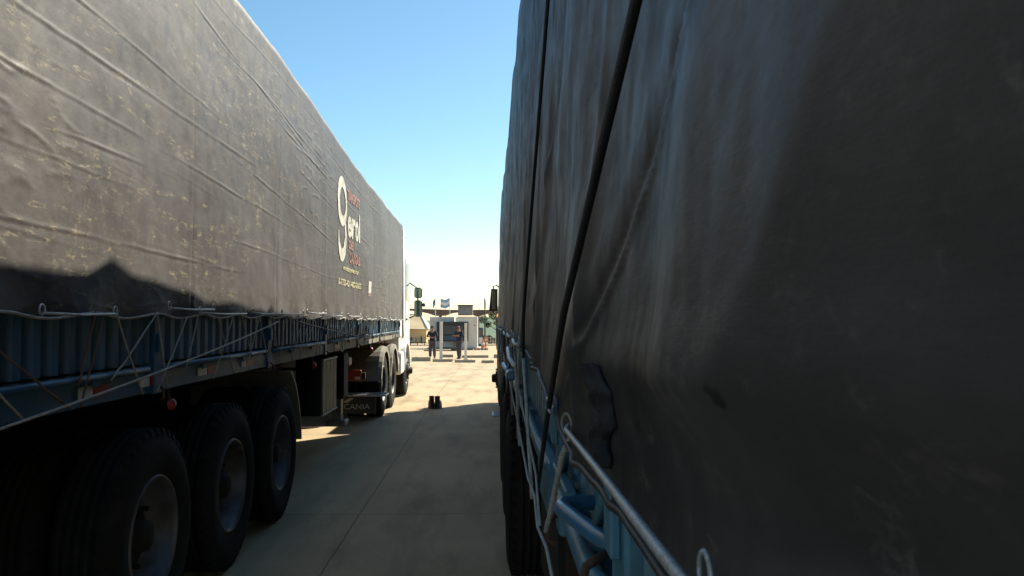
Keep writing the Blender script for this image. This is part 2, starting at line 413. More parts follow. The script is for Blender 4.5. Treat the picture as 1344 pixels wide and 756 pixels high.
def make_wheel(parent, s, lat, y, r=.525, dual=True, n=44):
    """lat = outer face of the tyre"""
    zc = r
    wd = .28
    c0 = (0, y, zc)
    def X(a): return a
    # rim: barrel + dish
    mb = MB()
    o_ = lat
    dish = .13 if dual else -.02
    prof = [(o_ - .018, r * .575), (o_ - .004, r * .56), (o_ - .004, r * .535), (o_ - .03, r * .52), (o_ - .05, r * .50), (o_ - dish, r * .47), (o_ - dish - .012, r * .40), (o_ - dish - .012, r * .25)]
    mb.lathe([(a * s, b) for a, b in prof], c0, 'x', n)
    if dual: mb.lathe([(s * (o_ - .05), r * .56), (s * (o_ - .60), r * .56)], c0, 'x', n)
    rim = mb.build('wheel', M['rim'], parent)
    # hub
    h = MB()
    hp = [(o_ - dish - .012, r * .30), (o_ - dish + .02, r * .27), (o_ - dish + .03, r * .16), (o_ - dish + .09, r * .14), (o_ - dish + .10, r * .10), (o_ - dish + .10, 0.001)]
    h.lathe([(a * s, b) for a, b in hp], c0, 'x', 24)
    for k in range(10):
        a = 2 * math.pi * k / 10
        h.tube([(s * (o_ - dish - .01), y + r * .33 * math.cos(a), zc + r * .33 * math.sin(a)), (s * (o_ - dish + .03), y + r * .33 * math.cos(a), zc + r * .33 * math.sin(a))], .013, 6)
    h.build('hub', M['black'], rim)
    def tyre(out, nm):
        t = MB(); w_ = wd
        pr = [(0.012, .56), (.004, .60), (-.004, .68), (-.010, .78), (-.004, .86), (.008, .92), (.022, .965), (.034, .99)]
        prof = [(out - a, r * b) for a, b in pr]
        for g in range(5):
            a = .045 + g * (w_ - .09) / 4.5
            prof += [(out - a, r * 1.0), (out - a - .028, r * 1.0), (out - a - .030, r * .972), (out - a - .040, r * .972)]
        prof += [(out - w_ + a, r * b) for a, b in pr[::-1]]
        t.lathe([(a * s, b) for a, b in prof], c0, 'x', n)
        # shoulder lugs
        for k in range(n):
            a0 = 2 * math.pi * (k + .18) / n; a1 = 2 * math.pi * (k + .68) / n
            vs_ = []
            for aa in (a0, a1):
                for (xx, rr) in ((out - .006, .93), (out - .020, 1.003), (out - .06, 1.006), (out - .06, .96)):
                    vs_.append((xx * s, y + r * rr * math.cos(aa), zc + r * rr * math.sin(aa)))
            t.add(vs_, [[0, 1, 5, 4], [1, 2, 6, 5], [2, 3, 7, 6], [0, 3, 2, 1], [4, 5, 6, 7]])
        t.build(nm, M['rubber'], rim)
    tyre(lat, 'tyre')
    if dual: tyre(lat - .32, 'tyre')
    return rim

def ring(c, r, t, ax, n=16):
    """small torus standing in the plane across axis ax"""
    pts = []
    for k in range(n + 1):
        a = 2 * math.pi * k / n
        if ax == 'x': pts.append((c[0], c[1] + r * math.cos(a), c[2] + r * math.sin(a)))
        else: pts.append((c[0] + r * math.cos(a), c[1], c[2] + r * math.sin(a)))
    mb = MB(); mb.tube(pts, t, 6, False); return mb

def trailer(root, s, y0, y1, zt, blue, pipe, wheels, posts, lat=1.28, sides=(1, -1), up=.10):
    """zt: top of the boards. Flat-bed: chassis, deck, corrugated drop sides, posts, rails, axles, wheels"""
    zr = zt - .25        # rail
    bt = zt - .26; bb = zt - .37
    mbox('deck', (-1.22, y0 + .02, zt - .32), (1.22, y1 - .02, zt - .24), M['wood'], root)
    for sg in (-1, 1):
        MB().box((sg * .50, y0 + .1, bb - .20), (sg * .40, y1 - .1, zt - .33), .01).build('chassis_rail', M['black'], root)
    cm = MB()
    yy = y0 + .3
    while yy < y1: cm.box((-1.2, yy, bb + .01), (1.2, yy + .06, zt - .325)); yy += .62
    cm.build('cross_member', M['black'], root)
    for q in sides:
        f = s * q
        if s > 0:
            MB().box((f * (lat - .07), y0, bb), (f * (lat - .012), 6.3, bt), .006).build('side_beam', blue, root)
            MB().box((f * (lat - .07), 6.3, bb), (f * (lat - .014), y1, bt), .006).build('side_beam', M['beam_l'], root, 'grey-brown front beam, ground bounce painted into its colour')
        else: MB().box((f * (lat - .07), y0, bb), (f * (lat - .012), y1, bt), .006).build('side_beam', blue, root)
        up0 = up
        for i in range(len(posts) - 1):
            up = up0 - (.10 if (s < 0 and posts[i] < 1.9) else 0)
            a, b = posts[i] + .07, posts[i + 1] - .07
            n = max(3, int((b - a) / .125)); mb = MB(); w_ = (b - a) / n
            vs_ = []; x0_ = lat - .055; x1_ = lat - .022
            for k in range(n):
                ya = a + k * w_
                for (t, xx) in ((0, x1_), (.40, x1_), (.5, x0_), (.9, x0_)): vs_.append((ya + t * w_, xx))
            vs_.append((b, x1_))
            m = len(vs_)
            V = [(f * x, y, z) for (y, x) in vs_ for z in (zt - .225, zt + up)] + [(f * (x - .025), y, z) for (y, x) in vs_ for z in (zt - .225, zt + up)]
            F = [[2 * k, 2 * k + 2, 2 * k + 3, 2 * k + 1] for k in range(m - 1)] + [[2 * m + 2 * k, 2 * m + 2 * k + 1, 2 * m + 2 * k + 3, 2 * m + 2 * k + 2] for k in range(m - 1)]
            F += [[2 * k + 1, 2 * k + 3, 2 * m + 2 * k + 3, 2 * m + 2 * k + 1] for k in range(m - 1)] + [[2 * k, 2 * m + 2 * k, 2 * m + 2 * k + 2, 2 * k + 2] for k in range(m - 1)]
            mb.add(V, F)
            bd = mb.build('side_board', blue, root)
            if q == 1:
                e = .05
                mb = MB(); z_ = zr
                mb.tube([(f * (lat - .05), a + e, z_ - .03), (f * (lat - .01), a + e + .005, z_ - .01), (f * (lat + .008), a + e + .04, z_), (f * (lat + .008), b - e - .04, z_), (f * (lat - .01), b - e - .005, z_ - .01), (f * (lat - .05), b - e, z_ - .03)], .016, 10)
                for t in (.3, .7):
                    ym = a + (b - a) * t
                    mb.box((f * (lat - .05), ym - .035, z_ - .045), (f * (lat + .004), ym + .035, z_ + .012))
                mb.build('hinge_rail', pipe, bd)
        for p in posts:
            mb = MB().box((f * (lat - .09), p - .055, bb - .01), (f * (lat - .002), p + .055, zt + (up0 if p > 1.5 or s > 0 else up0 - .10)), .006)
            mb.box((f * (lat - .002), p - .03, zt - .17), (f * (lat + .012), p + .03, zt - .08), .003)
            po = mb.build('side_post', blue, root)
            if q == 1: MB().tube([(f * (lat + .002), p, bb + .03), (f * (lat + .022), p, bb + .01), (f * (lat + .024), p, bb - .03), (f * (lat + .004), p + .005, bb - .04)], .007, 6).build('rope_hook', M['rust'], po)
    for wy in wheels:
        MB().tube([(-1.0, wy, .525), (1.0, wy, .525)], .07, 12).build('axle', M['black'], root)
        for q in (1, -1): make_wheel(root, s * q, 1.30 if q == 1 else 1.28, wy)
        for sg in (-1, 1): MB().box((sg * .55, wy - .05, .60), (sg * .42, wy + .05, bb - .02)).build('suspension_bracket', M['black'], root)
    for sg in (-1, 1):
        for i in range(len(wheels)):
            MB().tube([(sg * .62, wheels[i] + .42 * math.cos(a), .56 + .10 * math.sin(a)) for a in [math.pi * k / 8 for k in range(9)]], .03, 6).build('leaf_spring', M['rust'], root)
    return zr, bb, bt

def tractor(root, s, yd, ysr, yc0, yc1, paint, mz, mirror_kind, top=3.1, flap_txt=None):
    for sg in (-1, 1): MB().box((sg * .48, yd[0] - .75, .70), (sg * .39, yc1 - .3, .95), .01).build('tractor_chassis_rail', M['black'], root)
    for y in yd:
        MB().tube([(-1.0, y, .525), (1.0, y, .525)], .09, 12).lathe([(-.22, .05), (-.16, .2), (0, .25), (.16, .2), (.22, .05)], (0, y, .525), 'x', 20).build('axle', M['black'], root)
        for q in (1, -1): make_wheel(root, s * q, 1.24, y, n=36)
        for q in (1, -1):
            f = s * q; mb = MB(); n = 16; vs_ = []; rr = .60
            for k in range(n + 1):
                a = R(8) + (math.pi - R(16)) * k / n
                for xx, r2 in ((1.275, rr - .075), (1.275, rr), (1.22, rr + .018), (.64, rr + .018), (.64, rr - .004), (1.22, rr - .004)):
                    vs_.append((f * xx, y + r2 * math.cos(a), .525 + r2 * math.sin(a)))
            F = [[k * 6 + i, k * 6 + (i + 1) % 6, (k + 1) * 6 + (i + 1) % 6, (k + 1) * 6 + i] for k in range(n) for i in range(6)] + [list(range(6)), [n * 6 + i for i in range(6)][::-1]]
            mb.add(vs_, F, False); mb.build('mudguard', M['fender'], root)
    MB().tube([(-1.0, ysr, .51), (1.0, ysr, .51)], .06, 12).build('front_axle', M['black'], root)
    for q in (1, -1): make_wheel(root, s * q, 1.25, ysr, .51, False, n=36)
    MB().lathe([(0, .05), (0, .48), (.05, .48), (.06, .40), (.06, .05)], (0, (yd[0] + yd[1]) / 2, .99), 'z', 32).build('fifth_wheel', M['black'], root)
    # tail of the tractor: cross bar, lamps, low plate, flaps
    yb = yd[0] - .80
    MB().box((-1.05, yb, .66), (1.05, yb + .07, .76)).build('rear_cross_bar', M['black'], root)
    for q in (1, -1):
        f = s * q
        la = MB().box((f * .62, yb - .05, .64), (f * 1.0, yb - .003, .80), .012).build('tail_lamp', M['red'], root)
        MB().box((f * .90, yb - .056, .655), (f * .985, yb - .051, .70), .002).build('number_strip', M['wsticker'], la)
        pl = MB().box((f * .52, yb - .12, .40), (f * 1.38, yb + .30, .425), .004)
        for k in range(6): pl.box((f * .54, yb - .10 + k * .07, .427), (f * 1.36, yb - .085 + k * .07, .433), .001)
        pl.build('step_plate', M['tread'], root)
        fl = MB().box((f * .58, yb - .02, .13), (f * 1.22, yb - .006, .397), .003).build('mud_flap', M['plastic'], root)
        if flap_txt and q == 1:
            text_mesh(flap_txt, 'flap_lettering', .115, M['wsticker'], fl, Matrix.Translation((f * .90, yb - .024, .235)) @ Matrix.Rotation(R(90), 4, 'X'), width=.46)
            MB().prism([(f * .60, .30), (f * .70, .37), (f * .78, .37), (f * .68, .30)], 'y', yb - .022, yb - .026).build('warning_stripe', M['red'], fl)
            MB().prism([(f * .71, .30), (f * .81, .37), (f * .89, .37), (f * .79, .30)], 'y', yb - .022, yb - .026).build('warning_stripe', M['wsticker'], fl)
    # cab (side profile with raked screen), extruded across
    w_ = 1.22
    pr = [(yc0, .95), (yc0, top - .15), (yc0 + .15, top), (yc1 - .50, top), (yc1 - .28, top - .14), (yc1 - .10, 2.10), (yc1, 1.75), (yc1 + .03, .95)]
    bm = bmesh.new()
    vv = [bm.verts.new((-w_, a, b)) for a, b in pr]; f0 = bm.faces.new(vv)
    r = bmesh.ops.extrude_face_region(bm, geom=[f0]); bmesh.ops.translate(bm, vec=(2 * w_, 0, 0), verts=[g for g in r['geom'] if isinstance(g, bmesh.types.BMVert)])
    bmesh.ops.recalc_face_normals(bm, faces=bm.faces); bmesh.ops.bevel(bm, geom=bm.edges[:], offset=.05, segments=3, affect='EDGES', profile=.5)
    me = bpy.data.meshes.new('cab'); bm.to_mesh(me); bm.free(); me.materials.append(paint)
    cab = bpy.data.objects.new('cab', me); C.objects.link(cab); cab.parent = root
    MB().prism([(yc1 - .255, top - .24), (yc1 - .118, 2.14), (yc1 - .09, 2.14), (yc1 - .225, top - .24)], 'x', -1.08, 1.08).build('windscreen', M['glass'], cab)
    MB().box((-1.05, yc1 + .02, 1.02), (1.05, yc1 + .05, 1.65)).build('grille', M['plastic'], cab)
    MB().box((-1.2, yc1 - .15, .35), (1.2, yc1 + .10, .93), .05).build('bumper', paint, root)
    for q in (1, -1):
        f = s * q
        hl = MB().box((f * .72, yc1 + .101, .62), (f * 1.12, yc1 + .12, .82), .01).build('headlight', M['wsticker'], root)
        dr = MB().box((f * (w_ + .002), yc1 - 1.05, 1.0), (f * (w_ + .014), yc1 - .30, top - .22), .01).build('door', paint, cab)
        MB().box((f * (w_ + .015), yc1 - .98, 1.95), (f * (w_ + .02), yc1 - .40, top - .32), .002).build('window', M['glass'], dr)
        MB().box((f * (w_ + .015), yc1 - .98, 1.55), (f * (w_ + .04), yc1 - .82, 1.59), .004).build('handle', M['plastic'], dr)
        wa = MB(); n = 14; vs_ = []
        for k in range(n + 1):
            a = R(5) + (math.pi - R(10)) * k / n
            for xx, r2 in ((1.27, .57), (1.27, .63), (1.0, .66), (1.0, .60)): vs_.append((f * xx, ysr + r2 * math.cos(a), .50 + r2 * math.sin(a)))
        wa.add(vs_, [[k * 4 + i, k * 4 + (i + 1) % 4, (k + 1) * 4 + (i + 1) % 4, (k + 1) * 4 + i] for k in range(n) for i in range(4)]); wa.build('wheel_arch', paint, root)
        st = MB()
        for z in (.42, .72): st.box((f * 1.0, ysr + .62, z), (f * 1.24, ysr + .95, z + .04))
        st.build('cab_step', M['plastic'], root)
        # rear side skirt of the cab
        MB().box((f * 1.12, yc0 + .02, .50), (f * 1.26, ysr - .66, .94), .03).build('side_skirt', paint, root)
        # mirrors
        ym = yc1 - .12; zc = mz
        mm = MB(); xo = 1.235 if mirror_kind == 'single' else 1.14
        if mirror_kind == 'twin':
            mm.tube([(f * xo, ym, zc + .42), (f * (xo + .12), ym + .02, zc + .36), (f * (xo + .26), ym + .03, zc + .26), (f * (xo + .27), ym + .03, zc - .30), (f * (xo + .10), ym + .02, zc - .38), (f * xo, ym, zc - .38)], .016, 8)
            ar = mm.build('mirror_arm', M['plastic'], cab)
            for (a, b) in ((zc + .05, zc + .28), (zc - .36, zc + .0)):
                hs = MB().box((f * (xo + .19), ym - .05, a), (f * (xo + .36), ym + .07, b), .03).build('mirror_housing', M['plastic'], ar)
                MB().box((f * (xo + .205), ym - .056, a + .02), (f * (xo + .345), ym - .0505, b - .02), .002).build('mirror_glass', M['mirror_b'], hs)
            MB().box((f * (xo + .36), ym - .03, zc - .14), (f * (xo + .43), ym + .03, zc - .06), .02).build('marker_lamp', M['plastic'], ar)
        else:
            mm.tube([(f * xo, ym, zc + .26), (f * (xo + .05), ym, zc + .30), (f * (xo + .10), ym, zc + .28), (f * (xo + .11), ym, zc - .24), (f * xo, ym, zc - .24)], .014, 8)
            ar = mm.build('mirror_arm', M['plastic'], cab)
            hs = MB().prism([(f * (xo + .02), zc + .22), (f * (xo + .145), zc + .22), (f * (xo + .185), zc - .20), (f * (xo + .02), zc - .20)], 'y', ym - .06, ym + .06).build('mirror_housing', M['plastic'], ar)
            MB().box((f * (xo + .035), ym - .066, zc - .17), (f * (xo + .135), ym - .0605, zc + .19), .002).build('mirror_glass', M['glass'], hs)
            MB().lathe([(0, .042), (.04, .038), (.055, .022), (.06, .001)], (f * (xo - .01), ym, zc - .29), 'y', 14, -1).build('turn_signal', M['blinker'], ar)
    return cab

def text_mesh(txt, name, size, mat, parent, mtx, width=None, height=None, warp=None, extr=.0015, bold=.0):
    cu = bpy.data.curves.new(name, 'FONT'); cu.body = txt; cu.size = size; cu.align_x = 'CENTER'; cu.align_y = 'CENTER'; cu.extrude = extr; cu.resolution_u = 4
    cu.offset = bold
    o = bpy.data.objects.new('tmp', cu); C.objects.link(o)
    dg = bpy.context.evaluated_depsgraph_get(); me = bpy.data.meshes.new_from_object(o.evaluated_get(dg)); bpy.data.objects.remove(o)
    xs = [v.co.x for v in me.vertices]; ysv = [v.co.y for v in me.vertices]
    if width:
        k = width / (max(xs) - min(xs)); cx = (max(xs) + min(xs)) / 2
        for v in me.vertices: v.co.x = (v.co.x - cx) * k
    if height:
        k = height / (max(ysv) - min(ysv)); cy = (max(ysv) + min(ysv)) / 2
        for v in me.vertices: v.co.y = (v.co.y - cy) * k
    for v in me.vertices: v.co = mtx @ v.co
    if warp:
        for v in me.vertices: v.co = warp(v.co)
    me.name = name; me.materials.clear(); me.materials.append(mat)
    o = bpy.data.objects.new(name, me); C.objects.link(o)
    if parent: o.parent = parent
    return o

def rope_path(a, b, sag=0, n=12, wob=0):
    a, b = Vector(a), Vector(b); pts = []
    for k in range(n + 1):
        t = k / n; p = a.lerp(b, t); p.z -= sag * 4 * t * (1 - t)
        if wob and 0 < k < n: p += Vector((0, random.uniform(-wob, wob), random.uniform(-wob, wob)))
        pts.append(p)
    return pts
def twisted(pts, r, strands=3, pitch=.03):
    """laid rope: strands wound round each other"""
    pts = [Vector(p) for p in pts]; L_ = sum((pts[i + 1] - pts[i]).length for i in range(len(pts) - 1))
    n = max(12, int(L_ / pitch * 8)); mb = MB()
    cum = [0]
    for i in range(len(pts) - 1): cum.append(cum[-1] + (pts[i + 1] - pts[i]).length)
    def ev(d):
        for i in range(len(pts) - 1):
            if d <= cum[i + 1] + 1e-9: return pts[i].lerp(pts[i + 1], (d - cum[i]) / max(1e-9, cum[i + 1] - cum[i])), (pts[i + 1] - pts[i]).normalized()
        return pts[-1], (pts[-1] - pts[-2]).normalized()
    for q in range(strands):
        pp = []
        for k in range(n + 1):
            d = L_ * k / n; p, t = ev(d)
            up = Vector((0, 0, 1)) if abs(t.z) < .8 else Vector((0, 1, 0))
            a = t.cross(up).normalized(); b = t.cross(a)
            th = 2 * math.pi * (d / pitch + q / strands)
            pp.append(p + (a * math.cos(th) + b * math.sin(th)) * r * .5)
        mb.tube(pp, r * .58, 5)
    return mb

# ================================================================== LEFT TRUCK
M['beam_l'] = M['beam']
LT = thing('semi_truck', 'left truck, dusty grey load cover printed with a faded white and red logo', 'truck', (-2.93, 0, 0), 0, 'tarp-covered trucks parked side by side')
LPOSTS = [.5, 2.1, 4.2, 6.32, 8.50, 10.62, 12.75, 14.9, 15.55]
trailer(LT, 1, .4, 15.7, 1.60, M['blue'], M['blue'], [4.15, 5.38, 6.65], LPOSTS)  # unseen rear end stretched back to shut out light from behind
Hl = lambda y: float(np.interp(y, [2, 6.0, 7.5, 9.9, 12.7, 15.9], [3.75, 3.735, 3.68, 3.55, 3.47, 3.44])) + .006 * math.sin(y * 6.0)
CRE = [(2.70, -.012, 1.8, 6.0, .012, .011), (2.50, -.03, 1.9, 4.4, .011, .009), (2.90, -.035, 2.2, 5.0, .009, .008), (3.38, -.10, 4.3, 7.8, .011, .010), (3.28, -.06, 4.9, 9.4, .010, .010),
       (2.44, -.045, 4.2, 7.4, .010, .009), (2.62, -.07, 5.2, 9.0, .011, .010), (2.22, -.02, 2.0, 4.2, .008, .007), (3.1, -.05, 6.0, 11.0, .012, .011), (2.85, -.06, 7.0, 12.0, .012, .011), (2.1, -.03, 5.0, 8.5, .009, .008),
       (2.3, .02, 3.0, 4.4, .009, .008), (3.3, -.04, 8.2, 14, .012, .011), (1.95, -.015, 2.0, 5.8, .010, .008), (3.52, -.02, 4.0, 9.0, .010, .011), (2.0, .01, 8.0, 14.0, .01, .010)]
_r = random.Random(5)
for _k in range(18):
    _y = _r.uniform(2.4, 12.5); _z = _r.uniform(1.85, 3.5); CRE.append((_z, _r.choice((-.12, -.06, -.03, .05, -.25)), _y, _y + _r.uniform(.5, 1.6), _r.uniform(.007, .010), _r.uniform(.003, .007)))
def disp_l(Y, Z):
    d = .014 * fbm(Y * .8, Z * .9, 2, 3) + .0016 * fbm(Y * 4 + Z, Z * 5, 4, 9)
    wz = .018 * vnoise(Y * .8, Z * 0 + 2, 21)
    for i, (z0, sl, ya, yb, w_, h) in enumerate(CRE):
        zz = z0 + sl * (Y - ya) + wz * (1 + .4 * (i % 3)) + .0025 * vnoise(Y * 7, Y * 0 + i, 31)
        en = np.clip((Y - ya) / .5, 0, 1) * np.clip((yb - Y) / .8, 0, 1)
        u = (Z - zz) / (w_ * .72)
        d = d + en * h * .40 * (np.exp(-u * u) - .35 * np.exp(-((u + 1.8) ** 2) / 1.5)) * (.6 + .5 * vnoise(Y * 2.5, Y * 0 + i * 3.1, 77))
    # short crumpled patches
    rr = np.abs(vnoise(Y * 7 + 2 * vnoise(Z * 2, Y * 2, 4), Z * 10, 44)); m = np.clip(fbm(Y * .8, Z * 1.3, 2, 50) * 1.6, 0, 1)
    d = d + m * .004 * (1 - rr) ** 6
    for p in (2.72, 4.57, 6.41, 8.25, 10.1, 11.95, 13.8): d = d - .005 * np.exp(-((Y - p) / .015) ** 2) + .006 * np.exp(-((Y - p) / .12) ** 2)
    hem = np.clip((1.75 - Z) / .2, 0, 1); d = d * (.35 + .65 * np.clip((3.55 - Z) / .4, 0, 1))
    return d + hem * (.012 * np.sin(Y * 9.6 + .6) - .004)
lat_l = lambda y, z: 1.295 + (.012 * math.sin((z - 1.6) * 1.6))
zb_l = lambda y: 1.605 + .012 * math.sin(y * 9.6) - .045 * max(0, min(1, (y - 6) / 8))
ys_l = list(np.concatenate([np.arange(.35, 1.85, .1), np.arange(1.85, 8.0, .025), np.arange(8.0, 15.85, .04)]))
TL = tarp(LT, 1, 1.85, 15.8, lat_l, zb_l, Hl, disp_l, M['tarp_l'], ys_l, 300)
TL['label'] = 'dusty grey tarpaulin with creases and scuffs, printed with a faded logo'
def warp_l(co):
    d = float(disp_l(np.array([co.y]), np.array([co.z]))[0])
    return Vector((co.x + lat_l(co.y, co.z) + d + .006, co.y, co.z))
TM = lambda y, z: Matrix(((0, 0, 1, 0), (1, 0, 0, y), (0, 1, 0, z), (0, 0, 0, 1)))
# round emblem: a ring whose tail curls down into a second open bowl
def emblem():
    mb = MB()
    def arc(cy, cz, ry, rz, a0, a1, w0, w1, n=40):
        vs_ = []
        for k in range(n + 1):
            t = k / n; a = R(a0 + (a1 - a0) * t); w_ = w0 + (w1 - w0) * math.sin(math.pi * t)
            for q in (-1, 1):
                vs_.append(warp_l(Vector((0, cy + (ry + q * w_ * .5) * math.cos(a), cz + (rz + q * w_ * .5) * math.sin(a)))))
        mb.add(vs_, [[2 * k, 2 * k + 1, 2 * k + 3, 2 * k + 2] for k in range(n)])
    arc(9.20, 2.90, .24, .22, 0, 360, .09, .13, 48)
    arc(9.20, 2.52, .22, .22, 60, -190, .03, .15)
    return mb.build('printed_emblem', M['print_white'], TL)
emblem()
text_mesh('erol', 'printed_name', .4, M['print_white'], TL, TM(10.03, 2.72), .95, .36, warp_l, .0008, .012)
text_mesh('TRANSPORTE', 'printed_line', .2, M['print_red'], TL, TM(10.0, 3.03), .95, .13, warp_l, .0008, .008)
text_mesh('DE', 'printed_line', .2, M['print_red'], TL, TM(9.82, 2.46), .34, .10, warp_l, .0008, .008)
text_mesh('CARGAS', 'printed_line', .2, M['print_red'], TL, TM(10.12, 2.31), .75, .12, warp_l, .0008, .008)
text_mesh('www.transporte.com.ar', 'printed_address', .2, M['print_yellow'], TL, TM(9.85, 2.155), 1.15, .075, warp_l, .0008, .006)
text_mesh('0-3755-421-402-0362', 'printed_phone_number', .2, M['print_yellow'], TL, TM(9.80, 2.00), 1.6, .075, warp_l, .0008, .006)
mb = MB(); vs_ = [warp_l(Vector((0, a, b))) for a, b in ((11.25, 1.90), (11.52, 1.90), (11.52, 2.10), (11.25, 2.10))]; mb.add(vs_, [[0, 1, 2, 3]]); mb.build('sticker', M['print_white'], TL)
mb = MB(); vs_ = [warp_l(Vector((.003, a, b))) for a, b in ((11.27, 1.91), (11.50, 1.91), (11.50, 1.94), (11.27, 1.94))]; mb.add(vs_, [[0, 1, 2, 3]]); mb.build('sticker_band', M['print_red'], TL)
# hem rope, tie rods, lashing ropes
MB().tube([(1.31 + .012 * math.sin(y * 9.6 + .6), y, zb_l(y) + .004) for y in np.arange(1.9, 15.8, .08)], .006, 6).build('hem_rope', M['rope'], TL)
rod_spans = [(3.0, 3.58), (4.18, 4.85), (4.62, 5.5), (5.65, 6.45), (6.1, 7.2), (7.35, 8.2), (8.05, 9.1), (9.5, 10.4), (10.9, 11.9), (12.3, 13.2), (13.6, 14.5)]
for i, (a, b) in enumerate(rod_spans):
    z = zb_l(a) + .018 + (.018 if i % 2 else 0)
    rd = MB().tube([(1.335, a, z), (1.338, (a + b) / 2, z - .006), (1.335, b, z)], .0055, 8).build('tie_rod', M['galv'], LT)
    for y_ in (a, b): ring((1.333, y_, z + .012), .019, .004, 'x').build('eyelet', M['galv'], rd)
ends = []
ybot = 1.24
lash = []
y_ = 2.35
pat = [(2.45, 2.95, 0), (2.55, 3.28, 1), (3.42, 3.33, 1), (3.5, 3.35, 1), (3.62, 3.95, 0), (4.05, 3.62, 0), (4.05, 4.25, 0), (4.45, 4.12, 0), (4.62, 4.5, 0), (4.95, 5.35, 0), (5.25, 4.95, 0), (5.42, 5.75, 0), (5.85, 5.6, 0), (5.85, 6.2, 0), (6.2, 6.45, 0)]
yy = 6.6
while yy < 15.0:
    pat.append((yy, yy + random.uniform(-.32, .34), 0)); yy += random.uniform(.17, .34)
for i, (ya, yb, red) in enumerate(pat):
    zt_ = zb_l(ya) + .01; zb_ = 1.24 if not (i % 3 == 2) else 1.33
    MB().tube(rope_path((1.325, ya, zt_), (1.305, yb, zb_), .006, 8, .004), .0042, 6).build('lashing_rope', M['rope_red'] if red else M['rope'], LT)
MB().tube(rope_path((1.335, 2.2, 1.20), (1.34, 6.3, 1.57), .03, 24), .0055, 6).build('long_rope', M['rope'], LT)
MB().tube(rope_path((1.34, 6.9, 1.575), (1.335, 11.0, 1.33), .01, 20), .0055, 6).build('long_rope', M['rope'], LT)
for (a, b, m_) in ((3.40, 3.52, 'wsticker'), (3.53, 3.66, 'red'), (4.12, 4.27, 'red'), (4.0, 4.1, 'wsticker'), (4.78, 4.93, 'wsticker'), (4.94, 5.10, 'red'), (5.62, 5.72, 'wsticker'), (5.73, 5.90, 'red'), (9.0, 9.14, 'red'), (9.15, 9.28, 'wsticker')):
    MB().box((1.2690, a, 1.265), (1.2735, b, 1.315), .001).build('reflector_strip', M[m_], LT)
for y_ in (4.45, 8.05, 12.0):
    la = MB().box((1.20, y_ - .02, 1.14), (1.24, y_ + .02, 1.228)).build('lamp_bracket', M['black'], LT)
    MB().lathe([(0, .034), (.02, .03), (.03, .015), (.03, .001)], (1.24, y_, 1.14), 'x', 14).build('side_marker', M['red'], la)
# fender edges by the axles
for (yc, a0, a1, m_) in ((6.65, 6, 62, 'fender'),):
    vs_ = []; n = 12; mb = MB()
    for k in range(n + 1):
        a = R(a0 + (a1 - a0) * k / n)
        for xx, r2 in ((1.25, .80), (1.25, .825), (.7, .825), (.7, .80)): vs_.append((xx, yc + .12 + r2 * math.cos(a) * .95, .42 + r2 * math.sin(a)))
    mb.add(vs_, [[k * 4 + i, k * 4 + (i + 1) % 4, (k + 1) * 4 + (i + 1) % 4, (k + 1) * 4 + i] for k in range(n) for i in range(4)] + [[0, 1, 2, 3], [n * 4, n * 4 + 3, n * 4 + 2, n * 4 + 1]])
    mb.build('mudguard', M[m_], LT)
# side plank box, tool box, landing gear, tank
pb = MB().box((1.00, 8.45, .60), (1.235, 9.25, 1.17), .01).build('tool_box', M['black'], LT)
for k in range(4): MB().box((1.237, 8.48 + k * .19, .62), (1.255, 8.65 + k * .19, 1.15), .004).build('plank', M['wood'], pb)
MB().box((1.237, 8.46, 1.152), (1.262, 9.24, 1.175), .003).box((1.237, 8.46, .595), (1.262, 9.24, .617), .003).build('frame', M['fender'], pb)
for sg in (-1, 1):
    lg = MB().box((sg * 1.10, 10.4, .32), (sg * .98, 10.54, 1.22), .01).box((sg * 1.20, 10.36, 1.0), (sg * .98, 10.58, 1.1), .01).build('landing_leg', M['fender'], LT)
    MB().box((sg * 1.16, 10.34, .25), (sg * .92, 10.60, .32), .01).build('foot', M['fender'], lg)
MB().tube([(-.98, 10.47, .95), (.98, 10.47, .95)], .025, 8).tube([(.95, 10.47, .55), (.5, 11.3, 1.15)], .022, 8).build('brace', M['black'], LT)
MB().box((.62, 10.0, .62), (1.20, 10.33, 1.18), .02).build('battery_box', M['black'], LT)
MB().box((-1.15, 7.9, .62), (-.75, 9.9, 1.15), .03).build('spare_box', M['black'], LT)
tractor(LT, 1, [13.55, 14.85], 17.2, 15.98, 18.15, M['white'], 1.98, 'twin', 3.05, 'SCANIA')
MB().tube([(1.30, 15.9, 1.2), (1.29, 15.93, 3.3)], .02, 8).tube([(1.32, 15.85, 1.25), (1.25, 15.95, 2.6)], .012, 8).build('white_pipe', M['white'], LT)
MB().tube([(1.05, 15.6, .7), (.98, 15.62, 1.3), (.7, 15.3, 1.5), (.3, 14.9, 1.3), (.25, 14.6, 1.1)], .018, 8).tube([(1.0, 15.66, .7), (.9, 15.62, 1.35), (.6, 15.3, 1.42), (.2, 14.9, 1.22)], .018, 8).build('air_hose', M['red'], LT)
MB().tube([(.95, 15.5, .75), (.95, 16.3, .75)], .28, 20).build('fuel_tank', M['galv'], LT)

MB().box((-.40, .5, .28), (.36, 12.4, 1.20), .03).build('underfloor_light_blocker', M['black'], LT)  # added black box, blocks sky and light coming under the bed
